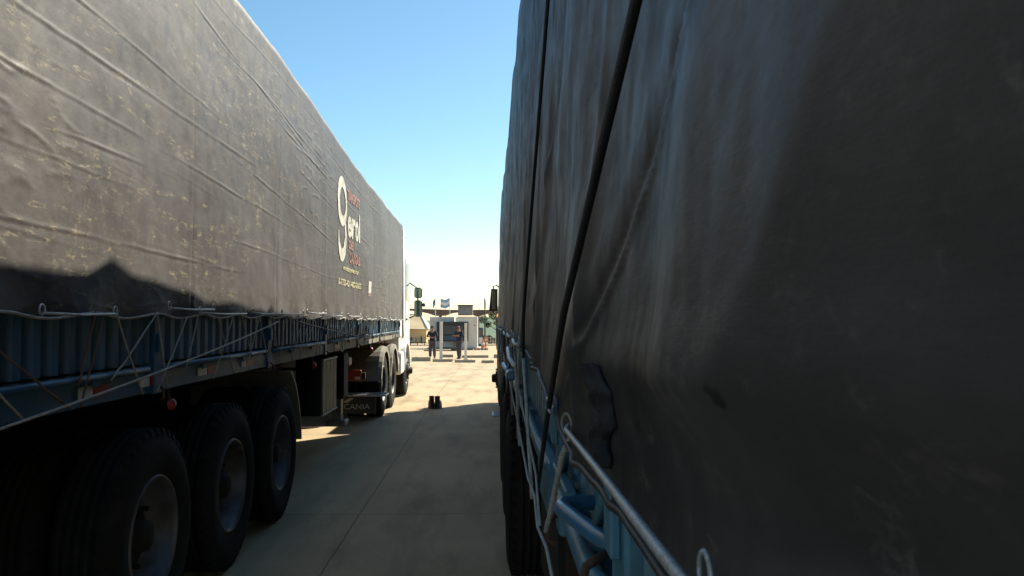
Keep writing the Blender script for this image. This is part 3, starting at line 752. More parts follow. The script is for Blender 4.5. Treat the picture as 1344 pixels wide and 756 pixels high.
# ================================================================== RIGHT TRUCK
RT = thing('semi_truck', 'close right truck, dark grey load cover held by black straps over sky-blue boards', 'truck', (1.42, 0, 0), R(-.10), 'tarp-covered trucks parked side by side')
ZR = 1.47
RPOSTS = [-3.9, -2.1, -.35, 1.05, 1.98, 4.0, 6.1, 8.2, 10.3, 12.2, 13.5]
M['beam_r'] = M['blue_r']
trailer(RT, -1, -4.0, 13.7, ZR, M['blue_r'], M['blue_r'], [5.25, 6.55, 7.85], RPOSTS, 1.258, up=-.01)  # unseen tail lengthened past the camera to keep light off the alley
Hr = lambda y: float(np.interp(y, [-1, 4.5, 5.5, 5.7, 5.9, 6.3, 7.3, 9.4, 12, 14], [3.95, 4.01, 4.035, 4.10, 4.03, 3.99, 3.93, 3.85, 3.78, 3.74])) - .012 * abs(math.sin(y * 2.1)) + .05 * math.exp(-((y - 8.35) / .06) ** 2)
def lat_r(y, z):
    a = float(np.interp(z, [1.3, 1.45, 1.9, 2.4, 3.0, 4.0], [1.290, 1.290, 1.262, 1.236, 1.225, 1.19]))
    return a
def strap_pt(sp, t): return (sp[0] + (sp[2] - sp[0]) * t, sp[1] + (sp[3] - sp[1]) * t)
STR = [(1.62, 1.40, .635, 1.87), (2.72, 1.40, 1.90, 2.60)]          # y,z at the hem -> y,z higher up
def strap_y(sp, Z): return sp[0] + (sp[2] - sp[0]) * (Z - sp[1]) / (sp[3] - sp[1])
def disp_r(Y, Z):
    d = .016 * fbm(Y * 1.2, Z * .9, 3, 13) + .0035 * fbm(Y * 6, Z * 3, 4, 19)
    # load bulging between the bows
    d = d + .014 * np.cos((Y - .2) * 2 * np.pi / 1.5) * np.clip((Z - 1.5) / .6, 0, 1)
    for sp in STR:
        u = (Y - strap_y(sp, Z))
        d = d - .004 * np.exp(-(u / .03) ** 2) + .004 * np.exp(-((u + .055) / .02) ** 2) + .003 * np.exp(-((u - .13) / .07) ** 2)
    # hanging folds, running up from the lashing points
    for (yf, zf, sl, w_, h) in ((1.30, 1.4, -.10, .03, .012), (2.15, 1.4, .18, .035, .018), (2.35, 1.4, -.02, .03, -.014), (2.45, 1.4, .22, .03, .014), (3.2, 1.4, .05, .04, .014), (3.9, 1.4, -.06, .04, .012), (4.9, 1.4, .04, .04, .014), (6.6, 1.4, .0, .05, .014), (8.1, 1.4, .0, .05, .016), (9.8, 1.4, .0, .06, .016), (11.2, 1.4, .0, .06, .018)):
        yc = yf + sl * (Z - zf) + .015 * vnoise(Z * 3, Z * 0 + yf, 61)
        fade = np.exp(-np.clip(Z - 1.45, 0, 9) / 1.1)
        d = d + h * fade * np.exp(-((Y - yc) / w_) ** 2)
    d = d * (.35 + .65 * np.clip((3.8 - Z) / .5, 0, 1))
    v = np.clip((.47 - .95 * (Z - 1.607) - Y) / .28, 0, 1.6)
    d = d - (.060 * v ** 1.2) * np.clip((Z - 1.42) / .06, 0, 1) + .008 * np.exp(-((.60 - Y) / .10) ** 2) * np.clip((Z - 1.5) / .05, 0, 1)
    # near the lens: slack cover sags over the edge of the load, tucked in below it
    k = np.clip((1.6 - Y) / .8, 0, 1)
    zc = 1.566 - .032 * Y
    d = d + k * (-.030 * np.clip((zc - Z) / .09, 0, 1) ** .85 + .004 * np.exp(-((Z - zc - .02) / .03) ** 2))
    d = np.minimum(d, .030); d = np.where((Z < 1.52) & (Y > 1.0), np.maximum(d, -.022), d)
    return d
def zb_r(y):
    z = float(np.interp(y, [-1, .6, 1.32, 1.46, 1.60, 1.72, 1.9, 2.3, 2.75, 3.2, 5, 14], [1.345, 1.345, 1.365, 1.395, 1.455, 1.42, 1.435, 1.47, 1.455, 1.475, 1.47, 1.46]))
    return z + .008 * math.sin(y * 7)
ys_r = list(np.concatenate([np.arange(-4.05, -.65, .1), np.arange(-.65, .0, .03), np.arange(0, 3.2, .008), np.arange(3.2, 7, .03), np.arange(7, 13.75, .05)]))
TR = tarp(RT, -1, -.65, 13.7, lat_r, zb_r, Hr, disp_r, M['tarp_r'], ys_r, 250)
TR['label'] = 'dark grey tarpaulin with worn patches and pulled folds'
def on_r(y, z, off=0):
    d = float(disp_r(np.array([y]), np.array([z]))[0]); return Vector((-(lat_r(y, z) + d + off), y, z))
# straps
for i, sp in enumerate(STR):
    mb = MB(); zt_s = 2.45 if i == 0 else 3.6; zs = [1.10 + (zt_s - 1.10) * k / 40 for k in range(41)]
    pts = [(-float(np.interp(z, [1.1, 1.4, 1.6, 1.9, 2.4, 3, 4], [1.292, 1.306, 1.312, 1.298, 1.272, 1.262, 1.225])), strap_y(sp, z), z) for z in zs]
    for q in (-1, 0, 1): mb.tube([(p[0], p[1] + q * .007, p[2]) for p in pts], .0046, 8)
    st = mb.build('strap', M['strap'], RT)
    yk = strap_y(sp, 1.435)
    MB().tube([(-1.306, yk - .02, 1.425), (-1.309, yk + .022, 1.430)], .0035, 6).tube([(-1.306, yk - .02, 1.442), (-1.309, yk + .022, 1.447)], .0035, 6).build('buckle', M['galv'], st)
# hem roll
hem = MB().tube([on_r(y, zb_r(y) + .006, .002) for y in np.arange(-.6, 13.7, .03)], .006, 6).build('hem_roll', M['tarp_r'], TR)
# near tie rod with eyelets
ey = on_r(1.36, 1.425, .004)
tq = R(24); rim_pts = [(ey.x - .006 - .016 * math.cos(a) * math.sin(tq), ey.y + .016 * math.cos(a) * math.cos(tq), ey.z + .016 * math.sin(a)) for a in [2 * math.pi * k / 28 for k in range(29)]]
MB().tube(rim_pts, .0026, 8, False).build('eyelet', M['fender'], TR)
p0 = ey + Vector((-.004, .0, -.004)); p1 = Vector((-1.318, .42, 1.462))
rd = MB().tube([p0 + Vector((.02, .004, .004)), p0, p0 + Vector((-.006, -.03, -.002)), p0.lerp(p1, .5) + Vector((-.001, 0, -.002)), p1, p1 + Vector((.004, -.03, .004))], .0043, 14).build('tie_rod', M['galv'], RT)
ring((-1.312, .41, 1.472), .011, .0016, 'x', 20).build('eyelet', M['galv'], rd)
for (a, b) in ((2.95, 3.6), (3.9, 4.7), (5.0, 5.8), (6.4, 7.2), (7.9, 8.8), (9.6, 10.6)):
    rd = MB().tube([(-1.315, a, zb_r(a) + .03), (-1.318, (a + b) / 2, zb_r(a) + .022), (-1.315, b, zb_r(b) + .03)], .007, 8).build('tie_rod', M['galv'], RT)
    for y_ in (a, b): ring((-1.312, y_, zb_r(y_) + .04), .02, .004, 'x').build('eyelet', M['galv'], rd)
# ropes on the near side
twisted([ey + Vector((.006, .01, -.012)), (-1.292, 1.44, 1.36), (-1.294, 1.56, 1.28), (-1.296, 1.68, 1.20), (-1.30, 1.75, 1.15)], .0055).build('lashing_rope', M['rope'], RT)
MB().tube([(-1.312, .9, 1.115), (-1.312, 1.30, 1.155), (-1.312, 1.55, 1.17), (-1.318, 1.72, 1.165), (-1.312, 1.95, 1.18), (-1.316, 2.2, 1.175), (-1.312, 2.9, 1.20), (-1.312, 4.4, 1.27), (-1.312, 6.0, 1.33)], .0035, 6).build('long_rope', M['rope'], RT)
MB().tube([(-1.314, 1.72, 1.17), (-1.306, 2.0, 1.22), (-1.308, 2.4, 1.27), (-1.31, 3.3, 1.36), (-1.312, 4.4, 1.46)], .003, 6).build('long_rope', M['rope'], RT)
for (a, b) in ((2.5, 2.2), (2.9, 3.3), (3.4, 3.1), (3.8, 4.1), (4.5, 4.2), (4.9, 5.3), (5.7, 5.4), (6.4, 6.8), (7.4, 7.0), (8.2, 8.6), (9.2, 8.9), (10.1, 10.5), (11.2, 10.8), (12.1, 12.5)):
    MB().tube(rope_path((-1.315, a, zb_r(a) + .02), (-1.305, b, 1.12), 0, 6, .006), .0055, 6).build('lashing_rope', M['rope'] if int(a * 10) % 3 else M['rust'], RT)
# bright loose hooks and a blue ratchet further along
MB().tube([(-1.33, 3.4, 1.47), (-1.345, 3.25, 1.48), (-1.345, 3.05, 1.45), (-1.33, 2.95, 1.43)], .008, 8).build('hook', M['white'], RT)
MB().box((-1.345, 3.55, 1.33), (-1.305, 3.75, 1.37), .008).tube([(-1.33, 3.6, 1.35), (-1.35, 3.9, 1.38)], .012, 8).build('ratchet', M['blue_pipe'], RT)
# bunched black tie strap lying on the cover near the lens
mb = MB(); n = 40; vs_ = []
for k in range(n + 1):
    t = k / n; z = 1.54 - .125 * t; y = 1.07 - .05 * t + .006 * math.sin(t * 19)
    w_ = .014 + .036 * math.sin(math.pi * min(1, t * 1.25 + .05)) + .002 * math.sin(t * 31)
    for q in range(9):
        u = q / 8 - .5
        b_ = on_r(y + u * 2 * w_, max(z, 1.385)); off = .003 + .015 * (1 - (2 * u) ** 2) + .008 * math.sin(u * 14 + t * 11) * (1 - abs(2 * u))
        vs_.append((b_.x - off, b_.y, z))
mb.add(vs_, [[k * 9 + q, k * 9 + q + 1, (k + 1) * 9 + q + 1, (k + 1) * 9 + q] for k in range(n) for q in range(8)], True)
o = mb.build('bunched_strap', M['strap'], RT); sm_ = o.modifiers.new('s', 'SOLIDIFY'); sm_.thickness = .004
# hoop handle on the board and rusty hook under it
MB().tube([(-1.20, 1.44, 1.275), (-1.26, 1.435, 1.28), (-1.290, 1.42, 1.28), (-1.298, 1.395, 1.28), (-1.292, 1.36, 1.28), (-1.262, 1.22, 1.28), (-1.245, 1.17, 1.28), (-1.20, 1.13, 1.27)], .0135, 14).build('hoop_handle', M['blue_pipe'], RT)
MB().tube([(-1.255, 1.16, 1.27), (-1.285, 1.15, 1.255), (-1.295, 1.14, 1.22), (-1.285, 1.13, 1.18), (-1.262, 1.12, 1.16), (-1.24, 1.12, 1.17)], .007, 10).build('rusty_hook', M['rust'], RT)
for (a, b) in ((1.05, 1.28), (1.50, 1.82)): MB().tube([(-1.256, a, 1.43), (-1.258, b, 1.26)], .010, 6).build('board_stiffener', M['blue_r'], RT)
MB().box((-1.272, 1.60, 1.245), (-1.25, 1.92, 1.265), .003).box((-1.272, 2.05, 1.10), (-1.245, 2.5, 1.24), .003).build('frame_ledge', M['blue_r'], RT)
MB().box((-1.20, 2.6, .55), (-.9, 3.5, 1.08), .02).build('tool_box', M['black'], RT)
tractor(RT, -1, [10.9, 12.2], 14.9, 13.98, 15.9, M['darkcab'], 1.93, 'single', 2.86)

# ================================================================== boots on the concrete
def make_boot(name, label, loc, rz):
    b = thing(name, label, 'boot', loc, rz, 'pair of black boots left on the concrete')
    mb = MB()
    secs = [(0.0, .0, .050, .12), (.04, .0, .052, .125), (.09, -.004, .050, .11), (.125, -.010, .048, .09), (.135, -.03, .044, .066), (.17, -.036, .044, .058), (.225, -.036, .046, .06)]
    n = 16; vs_ = []
    for (z, cy, rx, ry) in secs:
        for k in range(n):
            a = 2 * math.pi * k / n; vs_.append((rx * math.cos(a), cy + ry * math.sin(a), z * .86 + .02))
    mb.add(vs_, [[i * n + k, i * n + (k + 1) % n, (i + 1) * n + (k + 1) % n, (i + 1) * n + k] for i in range(len(secs) - 1) for k in range(n)], True)
    mb.build('shaft', M['boot'], b)
    so_ = MB(); so_.add([(.054 * math.cos(2 * math.pi * k / n), .13 * math.sin(2 * math.pi * k / n), z) for z in (0, .022) for k in range(n)], [[k, (k + 1) % n, n + (k + 1) % n, n + k] for k in range(n)] + [list(range(n)), [n + k for k in range(n)][::-1]])
    so_.build('sole', M['plastic'], b)
    MB().box((-.010, -.10, .15), (.010, -.088, .205), .003).build('pull_tab', M['boot'], b)
    return b
bx = at(570.5, 532, 1728 / 117.5)
make_boot('boot', 'left one of the two black boots standing on the concrete at the shadow edge', (bx.x - .060, bx.y, 0), R(16))
make_boot('boot', 'right one of the two black boots standing on the concrete at the shadow edge', (bx.x + .064, bx.y - .03, 0), R(-20))

# ================================================================== people
def skin_obj(name, pts, edges, mat, parent, sub=2):
    me = bpy.data.meshes.new(name); me.from_pydata([p[0] for p in pts], edges, []); me.update()
    o = bpy.data.objects.new(name, me); C.objects.link(o)
    m = o.modifiers.new('skin', 'SKIN'); m.use_smooth_shade = True
    for i, p in enumerate(pts):
        r = p[1]; r = r if isinstance(r, tuple) else (r, r)
        me.skin_vertices[0].data[i].radius = r
        me.skin_vertices[0].data[i].use_root = (i == 0)
    s_ = o.modifiers.new('sub', 'SUBSURF'); s_.levels = sub; s_.render_levels = sub
    dg = bpy.context.evaluated_depsgraph_get(); nm = bpy.data.meshes.new_from_object(o.evaluated_get(dg))
    bpy.data.objects.remove(o); nm.name = name; nm.materials.clear(); nm.materials.append(mat)
    for p in nm.polygons: p.use_smooth = True
    o = bpy.data.objects.new(name, nm); C.objects.link(o); o.parent = parent
    return o
def person(label, loc, rz, pose):
    P_ = thing('person', label, 'person', loc, rz, None)
    # x right, y forward (towards -y when facing the camera via rz), z up; person 1.75 m
    J = dict(pelvis=(0, 0, .95), waist=(0, 0, 1.10), chest=(0, .0, 1.32), neck=(0, .01, 1.48), head=(0, .02, 1.60), top=(0, .02, 1.70),
             sl=(-.19, 0, 1.42), sr=(.19, 0, 1.42), el=(-.25, -.01, 1.14), er=(.25, -.01, 1.14), wl=(-.25, .04, .90), wr=(.25, .04, .90),
             hl=(-.09, 0, .90), hr=(.09, 0, .90), kl=(-.11, .02, .50), kr=(.11, .02, .50), al=(-.12, 0, .09), ar=(.12, 0, .09))
    J.update(pose); J = {k: Vector(v) for k, v in J.items()}
    def hand(w, e, sgn):
        d = (w - e).normalized(); pl = w + d * .09; return d, pl
    names = ['pelvis', 'waist', 'chest', 'neck', 'head', 'top', 'sl', 'sr', 'el', 'er', 'wl', 'wr', 'hl', 'hr', 'kl', 'kr', 'al', 'ar']
    rad = dict(pelvis=(.14, .10), waist=(.125, .09), chest=(.15, .105), neck=.052, head=(.078, .092), top=(.062, .075), sl=.055, sr=.055, el=.04, er=.04, wl=.027, wr=.027, hl=.085, hr=.085, kl=.056, kr=.056, al=.038, ar=.038)
    idx = {n: i for i, n in enumerate(names)}
    pts = [(J[n], rad[n]) for n in names]
    E = [('pelvis', 'waist'), ('waist', 'chest'), ('chest', 'neck'), ('neck', 'head'), ('head', 'top'), ('chest', 'sl'), ('chest', 'sr'), ('sl', 'el'), ('sr', 'er'), ('el', 'wl'), ('er', 'wr'), ('pelvis', 'hl'), ('pelvis', 'hr'), ('hl', 'kl'), ('hr', 'kr'), ('kl', 'al'), ('kr', 'ar')]
    edges = [(idx[a], idx[b]) for a, b in E]
    for w_, e_, sg in (('wl', 'el', -1), ('wr', 'er', 1)):
        d = (J[w_] - J[e_]).normalized(); side = d.cross(Vector((1, 0, 0)));
        if side.length < .1: side = Vector((0, 1, 0))
        side.normalize(); b = len(pts); pts.append((J[w_] + d * .07, (.034, .020))); edges.append((idx[w_], b))
        for q in range(4):
            s0 = pts[b][0] + side * (.022 * (q - 1.5)) + d * .03; L_ = (.065, .078, .072, .055)[q]
            i0 = len(pts); pts.append((s0, .009)); pts.append((s0 + d * L_ * .6 + Vector((-sg * .008, 0, 0)), .008)); pts.append((s0 + d * L_ + Vector((-sg * .02, 0, 0)), .007))
            edges += [(b, i0), (i0, i0 + 1), (i0 + 1, i0 + 2)]
        i0 = len(pts); pts.append((J[w_] + d * .04 + side * .035, .010)); pts.append((J[w_] + d * .085 + side * .05, .009)); edges += [(b, i0), (i0, i0 + 1)]
    for a_, sg in (('al', -1), ('ar', 1)):
        i0 = len(pts); pts.append((J[a_] + Vector((sg * .01, .06, -.045)), .036)); pts.append((J[a_] + Vector((sg * .02, .14, -.055)), .03)); edges += [(idx[a_], i0), (i0, i0 + 1)]
    body = skin_obj('body', pts, edges, M['skin'], P_)
    # trousers
    tn = ['pelvis', 'hl', 'kl', 'al', 'hr', 'kr', 'ar']
    tr = dict(pelvis=(.18, .13), hl=.118, kl=.096, al=.082, hr=.118, kr=.096, ar=.082)
    tp = [(J[n], tr[n]) for n in tn]
    skin_obj('trousers', tp, [(0, 1), (1, 2), (2, 3), (0, 4), (4, 5), (5, 6)], M['trous'], P_)
    sn = ['waist', 'pelvis', 'chest', 'sl', 'el', 'sr', 'er', 'neck']
    up = lambda a, b, t: J[a].lerp(J[b], t)
    sp = [(J['waist'], (.155, .118)), (J['pelvis'].lerp(J['waist'], .3), (.16, .12)), (J['chest'], (.18, .128)), (J['sl'], .075), (up('el', 'wl', .5), .05), (J['sr'], .075), (up('er', 'wr', .5), .05), (J['chest'].lerp(J['neck'], .75), .07), (J['el'], .058), (J['er'], .058)]
    skin_obj('shirt', sp, [(0, 1), (0, 2), (2, 3), (3, 8), (8, 4), (2, 5), (5, 9), (9, 6), (2, 7)], M['navy'], P_)
    vp = [(J['waist'], (.165, .13)), (J['chest'], (.185, .14)), (J['waist'].lerp(J['pelvis'], .6), (.165, .13)), (J['chest'].lerp(J['neck'], .45), (.13, .10))]
    if pose.get('vest_') is None: skin_obj('vest', vp, [(0, 1), (0, 2), (1, 3)], M['vest'], P_)
    hd = J['head']; fw = (J['head'] - J['neck']).normalized()
    # face features
    tilt = J['top'] - J['head']; tilt.normalize(); f = Vector((0, 1, 0)) - tilt * tilt.y; f.normalize()
    ctr = hd + tilt * .02
    fa = MB(); fa.tube([ctr + f * .085 + tilt * .02, ctr + f * .108 - tilt * .018, ctr + f * .09 - tilt * .026], [.008, .014, .009], 8); fa.build('nose', M['skin'], body)
    ee = MB()
    for sg in (-1, 1): ee.lathe([(-.012, .001), (-.006, .011), (.006, .011), (.012, .001)], ctr + f * .082 + Vector((sg * .032, 0, 0)) + tilt * .02, 'x', 10)
    ee.build('eyes', M['hair'], body)
    MB().tube([ctr + f * .088 - tilt * .05 + Vector((-.025, 0, 0)), ctr + f * .094 - tilt * .052, ctr + f * .088 - tilt * .05 + Vector((.025, 0, 0))], .005, 6).build('mouth', M['rust'], body)
    ea = MB()
    for sg in (-1, 1): ea.tube([ctr + Vector((sg * .082, 0, 0)) + tilt * .025, ctr + Vector((sg * .09, 0, 0)), ctr + Vector((sg * .082, 0, 0)) - tilt * .025], [.008, .014, .008], 8)
    ea.build('ears', M['skin'], body)
    # cap or hair
    n = 20; cp = MB(); vs_ = []
    rings_ = [(.012, 1.0), (.045, .99), (.075, .86), (.098, .58), (.108, .05)]
    sd_ = Vector((1, 0, 0))
    for (h, k_) in rings_:
        for k in range(n):
            a = 2 * math.pi * k / n; vs_.append(ctr + tilt * (h + .02) + (sd_ * math.cos(a) * .092 + f * math.sin(a) * .106) * k_ - f * .006)
    cp.add(vs_, [[i * n + k, i * n + (k + 1) % n, (i + 1) * n + (k + 1) % n, (i + 1) * n + k] for i in range(4) for k in range(n)] + [[4 * n + k for k in range(n)]], True)
    if pose.get('cap_'):
        vs_ = []
        for k in range(9):
            a = math.pi * (k + .0) / 8
            vs_.append(ctr + tilt * .034 + sd_ * math.cos(a) * .085 + f * (math.sin(a) * .095)); vs_.append(ctr + tilt * .02 + sd_ * math.cos(a) * .08 + f * (.05 + math.sin(a) * .12))
        cp.add(vs_, [[2 * k, 2 * k + 1, 2 * k + 3, 2 * k + 2] for k in range(8)])
    cp.build('cap' if pose.get('cap_') else 'hair', M[pose.get('cap_') or 'hair'], P_)
    bo = MB()
    for a_, sg in (('al', -1), ('ar', 1)):
        p = J[a_]; bo.tube([p + Vector((0, -.05, -.045)), p + Vector((0, .02, -.045)), p + Vector((sg * .01, .10, -.052)), p + Vector((sg * .015, .16, -.06))], [.045, .052, .045, .032], 10)
        bo.tube([p + Vector((0, 0, .06)), p + Vector((0, 0, -.03))], .056, 10)
    bo.build('shoes', M['boot'], P_)
    return P_
yp = 44.0
pl = at(567.5, 471, yp); pr_ = at(602.5, 472, 43.4)
class D2(dict): pass
def clean(d): return d
def mkperson(label, loc, rz, pose):
    extra = {k: v for k, v in pose.items() if k.endswith('_')}
    class PP(dict): pass
    global _px
    j = {k: v for k, v in pose.items() if not k.endswith('_')}
    p = _P(j, extra); return person(label, loc, rz, p)
class _P(dict):
    def __init__(s, j, e): super().__init__(j); s.e = e
    def get(s, k, d=None): return s.e.get(k, d)
mkperson('person in black vest and mauve trousers standing left of the first white post', (pl.x, yp, G(yp)), R(172),
         dict(el=(-.27, .02, 1.17), er=(.27, .02, 1.17), wl=(-.12, .20, 1.14), wr=(.12, .20, 1.16), cap_='navy'))
mkperson('person with lowered head in maroon cap and navy shirt between the white posts', (pr_.x, 43.4, G(43.4)), R(150),
         dict(head=(0, .08, 1.575), top=(0, .12, 1.665), el=(-.25, .10, 1.18), er=(.25, .10, 1.18), wl=(.05, .23, 1.22), wr=(-.05, .25, 1.24), kl=(-.09, .06, .50), al=(-.08, .06, .09), kr=(.08, -.02, .50), ar=(.07, -.08, .09), cap_='cap', vest_=1))

# ================================================================== far yard: blocks, posts, booth, canopy, flags ...
def seg(px0, px1, y, h=.16, w_=.28, label='', name='concrete_block', mat='concw', grp='concrete kerb blocks lying across the yard', top_px=None):
    a = at(px0, 470, y); b = at(px1, 470, y)
    o = thing(name, label, 'concrete block', ((a.x + b.x) / 2, y, G(y)), R(random.uniform(-3, 3)), grp)
    L_ = (b.x - a.x) / 2
    MB().prism([(-w_ / 2, 0), (w_ / 2, 0), (w_ * .36, h), (-w_ * .36, h)], 'x', -L_, L_).build('block', M[mat], o)
    lo = MB()
    for q in (-1, 1): lo.tube([(q * L_ * .6, -.03, h - .005), (q * L_ * .6, -.03, h + .035), (q * L_ * .6, .03, h + .035), (q * L_ * .6, .03, h - .005)], .008, 6)
    lo.build('lifting_loop', M['rust'], o)
seg(541, 566, 39.5, .20, .5, 'wide low concrete block nearest the cab of the left truck, leftmost of the front row')
seg(568, 594, 38.5, .13, .3, 'front-row concrete block just before the person in the black vest')
seg(597, 624, 37.5, .12, .3, 'concrete block in the front row at the feet of the person in the maroon cap')
seg(632, 648, 36.8, .12, .3, 'short concrete block at the right end of the front row')
seg(580, 595, 46.5, .16, .3, 'concrete block in the back row just right of the first white post')
seg(606, 641, 45.5, .14, .3, 'long concrete block in the back row behind the second white post')
seg(648, 658, 45.0, .2, .3, 'concrete block in the back row half hidden by the right truck')
# white posts
def post(px, wpx, ytop, y, label):
    a = at(px, ytop, y); o = thing('white_post', label, 'post', (a.x, y, G(y)), 0, 'white posts in front of the booth')
    w_ = wpx / 1080 * y / 2; h = a.z - G(y)
    MB().box((-w_, -w_, .02), (w_, w_, h), .01).build('shaft', M['boothw'], o)
    MB().box((-w_ - .05, -w_ - .05, 0), (w_ + .05, w_ + .05, .03), .004).build('base', M['pole'], o)
post(579, 3.8, 422, 42.5, 'thick white square post just right of the person in the black vest')
post(611.3, 3.4, 424, 42.0, 'thick white square post just right of the person in the maroon cap')
# booth
yb = 78.0
def wx(px, y=yb): return at(px, 430, y).x
def wz(py, y=yb): return at(600, py, y).z
gb = G(yb)
cx = wx(595)
B = thing('toll_booth', 'pale booth with dark shuttered window behind the white posts, grey unit on its roof', 'booth', (cx, yb, gb))
def bl(px): return wx(px) - cx
def bz(py): return wz(py) - gb
MB().box((bl(564), 0, 0.10), (bl(596), 3, bz(416)), .03).build('wall', M['boothw'], B)
MB().box((bl(601), -1.2, 0), (bl(627), 2.5, bz(415.5)), .03).build('side_cabin', M['boothw'], B)
MB().box((bl(596) + .01, .1, .10), (bl(601) - .01, 2.4, bz(423)), .02).build('link_wall', M['boothw'], B)
sh = MB().box((bl(574), -1.30, bz(447.5)), (bl(615), -1.22, bz(422.3)), .01)
sh.build('window_frame', M['plastic'], B)
s2 = MB()
for k in range(12): s2.box((bl(583), -1.335, bz(438) + k * .062), (bl(608), -1.305, bz(438) + k * .062 + .052), .004)
s2.build('shutter', M['pmid'] if 'pmid' in M else M['shutter'], B)
MB().box((bl(583), -1.33, bz(446)), (bl(608), -1.305, bz(440)), .004).build('counter_glass', M['kiosk'], B)
MB().box((bl(574), -1.215, bz(440)), (bl(576), 0, bz(424)), .01).box((bl(574), -1.21, bz(423.5)), (bl(615), -.0, bz(422.4)), .01).build('window_hood', M['plastic'], B)
MB().box((bl(601.5), -.9, bz(414)), (bl(620.5), 1.0, bz(401)), .03).build('roof_unit', M['fender'], B)
rf = MB().box((bl(602.6), -.93, bz(412.4)), (bl(619.4), -.905, bz(404)), .003).build('roof_unit_panel', M['pole'], B)
MB().box((bl(600.8), -.95, bz(401.6)), (bl(621.2), 1.05, bz(400.2)), .01).build('roof_unit_lid', M['plastic'], B)
MB().lathe([(0, .06), (-.05, .05), (-.07, .001)], (bl(623), -1.21, bz(427)), 'y', 12).build('wall_lamp', M['plastic'], B)
MB().box((bl(602), -1.5, .0), (bl(626), -1.22, .10), .02).build('door_step', M['brown'], B)
MB().box((bl(560), -1.9, -.03), (bl(632), 4, .06), .02).build('plinth', M['concw'], B)
# striped kerb pieces before the booth
yk = 70.0
ki = 0
for (a, b, m_) in ((604, 612, 'pole'), (613, 621, 'brown')):
    p = at(a, 460, yk); q = at(b, 460, yk)
    o = thing('low_kerb_block', ['grey low block lying left before the booth door step', 'brown low block lying before the booth door step'][ki], 'kerb block', ((p.x + q.x) / 2, yk, G(yk)), 0, 'low blocks before the booth'); ki += 1
    l_ = (q.x - p.x) / 2; MB().prism([(-.12, 0), (.12, 0), (.08, .18), (-.08, .18)], 'x', -l_, l_).build('block', M[m_], o)
p = at(622, 460, yk); q = at(641, 460, yk); o = thing('striped_kerb', 'low red and white striped kerb right of the booth', 'kerb', ((p.x + q.x) / 2, yk, G(yk)))
l_ = (q.x - p.x); 
for m_, ph in (('redkerb', 0), ('boothw', 1)):
    mb = MB()
    for k in range(8):
        if k % 2 == ph: mb.box((-l_ / 2 + k * l_ / 8 + .002, -.1, 0), (-l_ / 2 + (k + 1) * l_ / 8 - .002, .1, .18), .01)
    mb.build('red_band' if ph == 0 else 'white_band', M[m_], o)
# cone and board
def cone(px, y, h, label):
    a = at(px, 455, y); o = thing('traffic_cone', label, 'traffic cone', (a.x, y, G(y)))
    r = h * .22
    MB().lathe([(0.03, r), (h, r * .18)], (0, 0, 0), 'z', 20).build('cone', M['orange'], o)
    MB().lathe([(h * .45, r * .70), (h * .45 + .002, r * .72), (h * .66, r * .50), (h * .66, r * .46)], (0, 0, 0), 'z', 20).build('white_band', M['boothw'], o)
    MB().box((-r * 1.3, -r * 1.3, 0), (r * 1.3, r * 1.3, .03), .01).build('base', M['orange'], o)
cone(634, 70.5, .95, 'tall orange cone with a white band standing right of the booth')
a = at(638, 450, 72); o = thing('warning_board', 'small orange and white warning board on a stand behind the cone', 'sign', (a.x, 72, G(72)))
MB().box((-.16, -.02, .62), (.16, .02, 1.14), .01).build('board', M['orange'], o)
MB().box((-.10, -.026, .80), (.10, -.021, .96), .002).build('white_panel', M['boothw'], o)
MB().tube([(-.12, .1, 0), (0, 0, .64), (.12, .1, 0)], .02, 6).tube([(0, -.15, 0), (0, 0, .64)], .02, 6).build('stand', M['orange'], o)
# dark blue cabinet under the canopy
a = at(631, 440, 95); o = thing('cabinet', 'narrow dark blue metal cabinet right behind the booth', 'cabinet', (a.x, 95, G(95)))
MB().box((-.28, -.3, 0), (.28, .3, 2.15), .03).build('body', M['kiosk'], o)
MB().box((-.22, -.33, 1.25), (.22, -.305, 1.95), .01).build('door_window', M['glass'], o)
MB().box((-.20, -.325, .3), (.20, -.305, 1.05), .01).build('panel', M['boothw'], o)
# poles
def pole(px, ytop, y, r, label, nm, cat, mats, grp=None, arm=0):
    a = at(px, ytop, y); o = thing(nm, label, cat, (a.x, y, G(y)), 0, grp); h = a.z - G(y)
    MB().tube([(0, 0, 0), (0, 0, h * .5), (0, 0, h)], [r, r * .9, r * .7], 10).build('shaft', M[mats], o)
    MB().tube([(0, 0, 0), (0, 0, .12)], r * 1.8, 10).build('base', M[mats], o)
    if arm:
        ar = MB().tube([(0, 0, h), (arm * .4, 0, h + .12), (arm, 0, h + .15)], r * .5, 8).build('arm', M[mats], o)
        MB().box((arm - .15, -.1, h + .10), (arm + .3 * (1 if arm > 0 else -1), .1, h + .17), .02).build('lamp_head', M['plastic'], ar)
    return o, h
pole(629, 391.5, 150, .06, 'thin grey street lamp rising behind the canopy near the right truck', 'street_lamp', 'street lamp', 'pole', None, -1.0)
po, h = pole(636.5, 393, 74, .075, 'dark thick pole with a pale top section between the booth and the right truck', 'dark_pole', 'pole', 'dpole')
MB().tube([(0, 0, h - .8), (0, 0, h + .1)], .085, 10).build('pale_sleeve', M['pole'], po)
pole(585, 402, 145, .05, 'short thin pole behind the canopy between the two flagpoles', 'thin_pole', 'pole', 'pole')
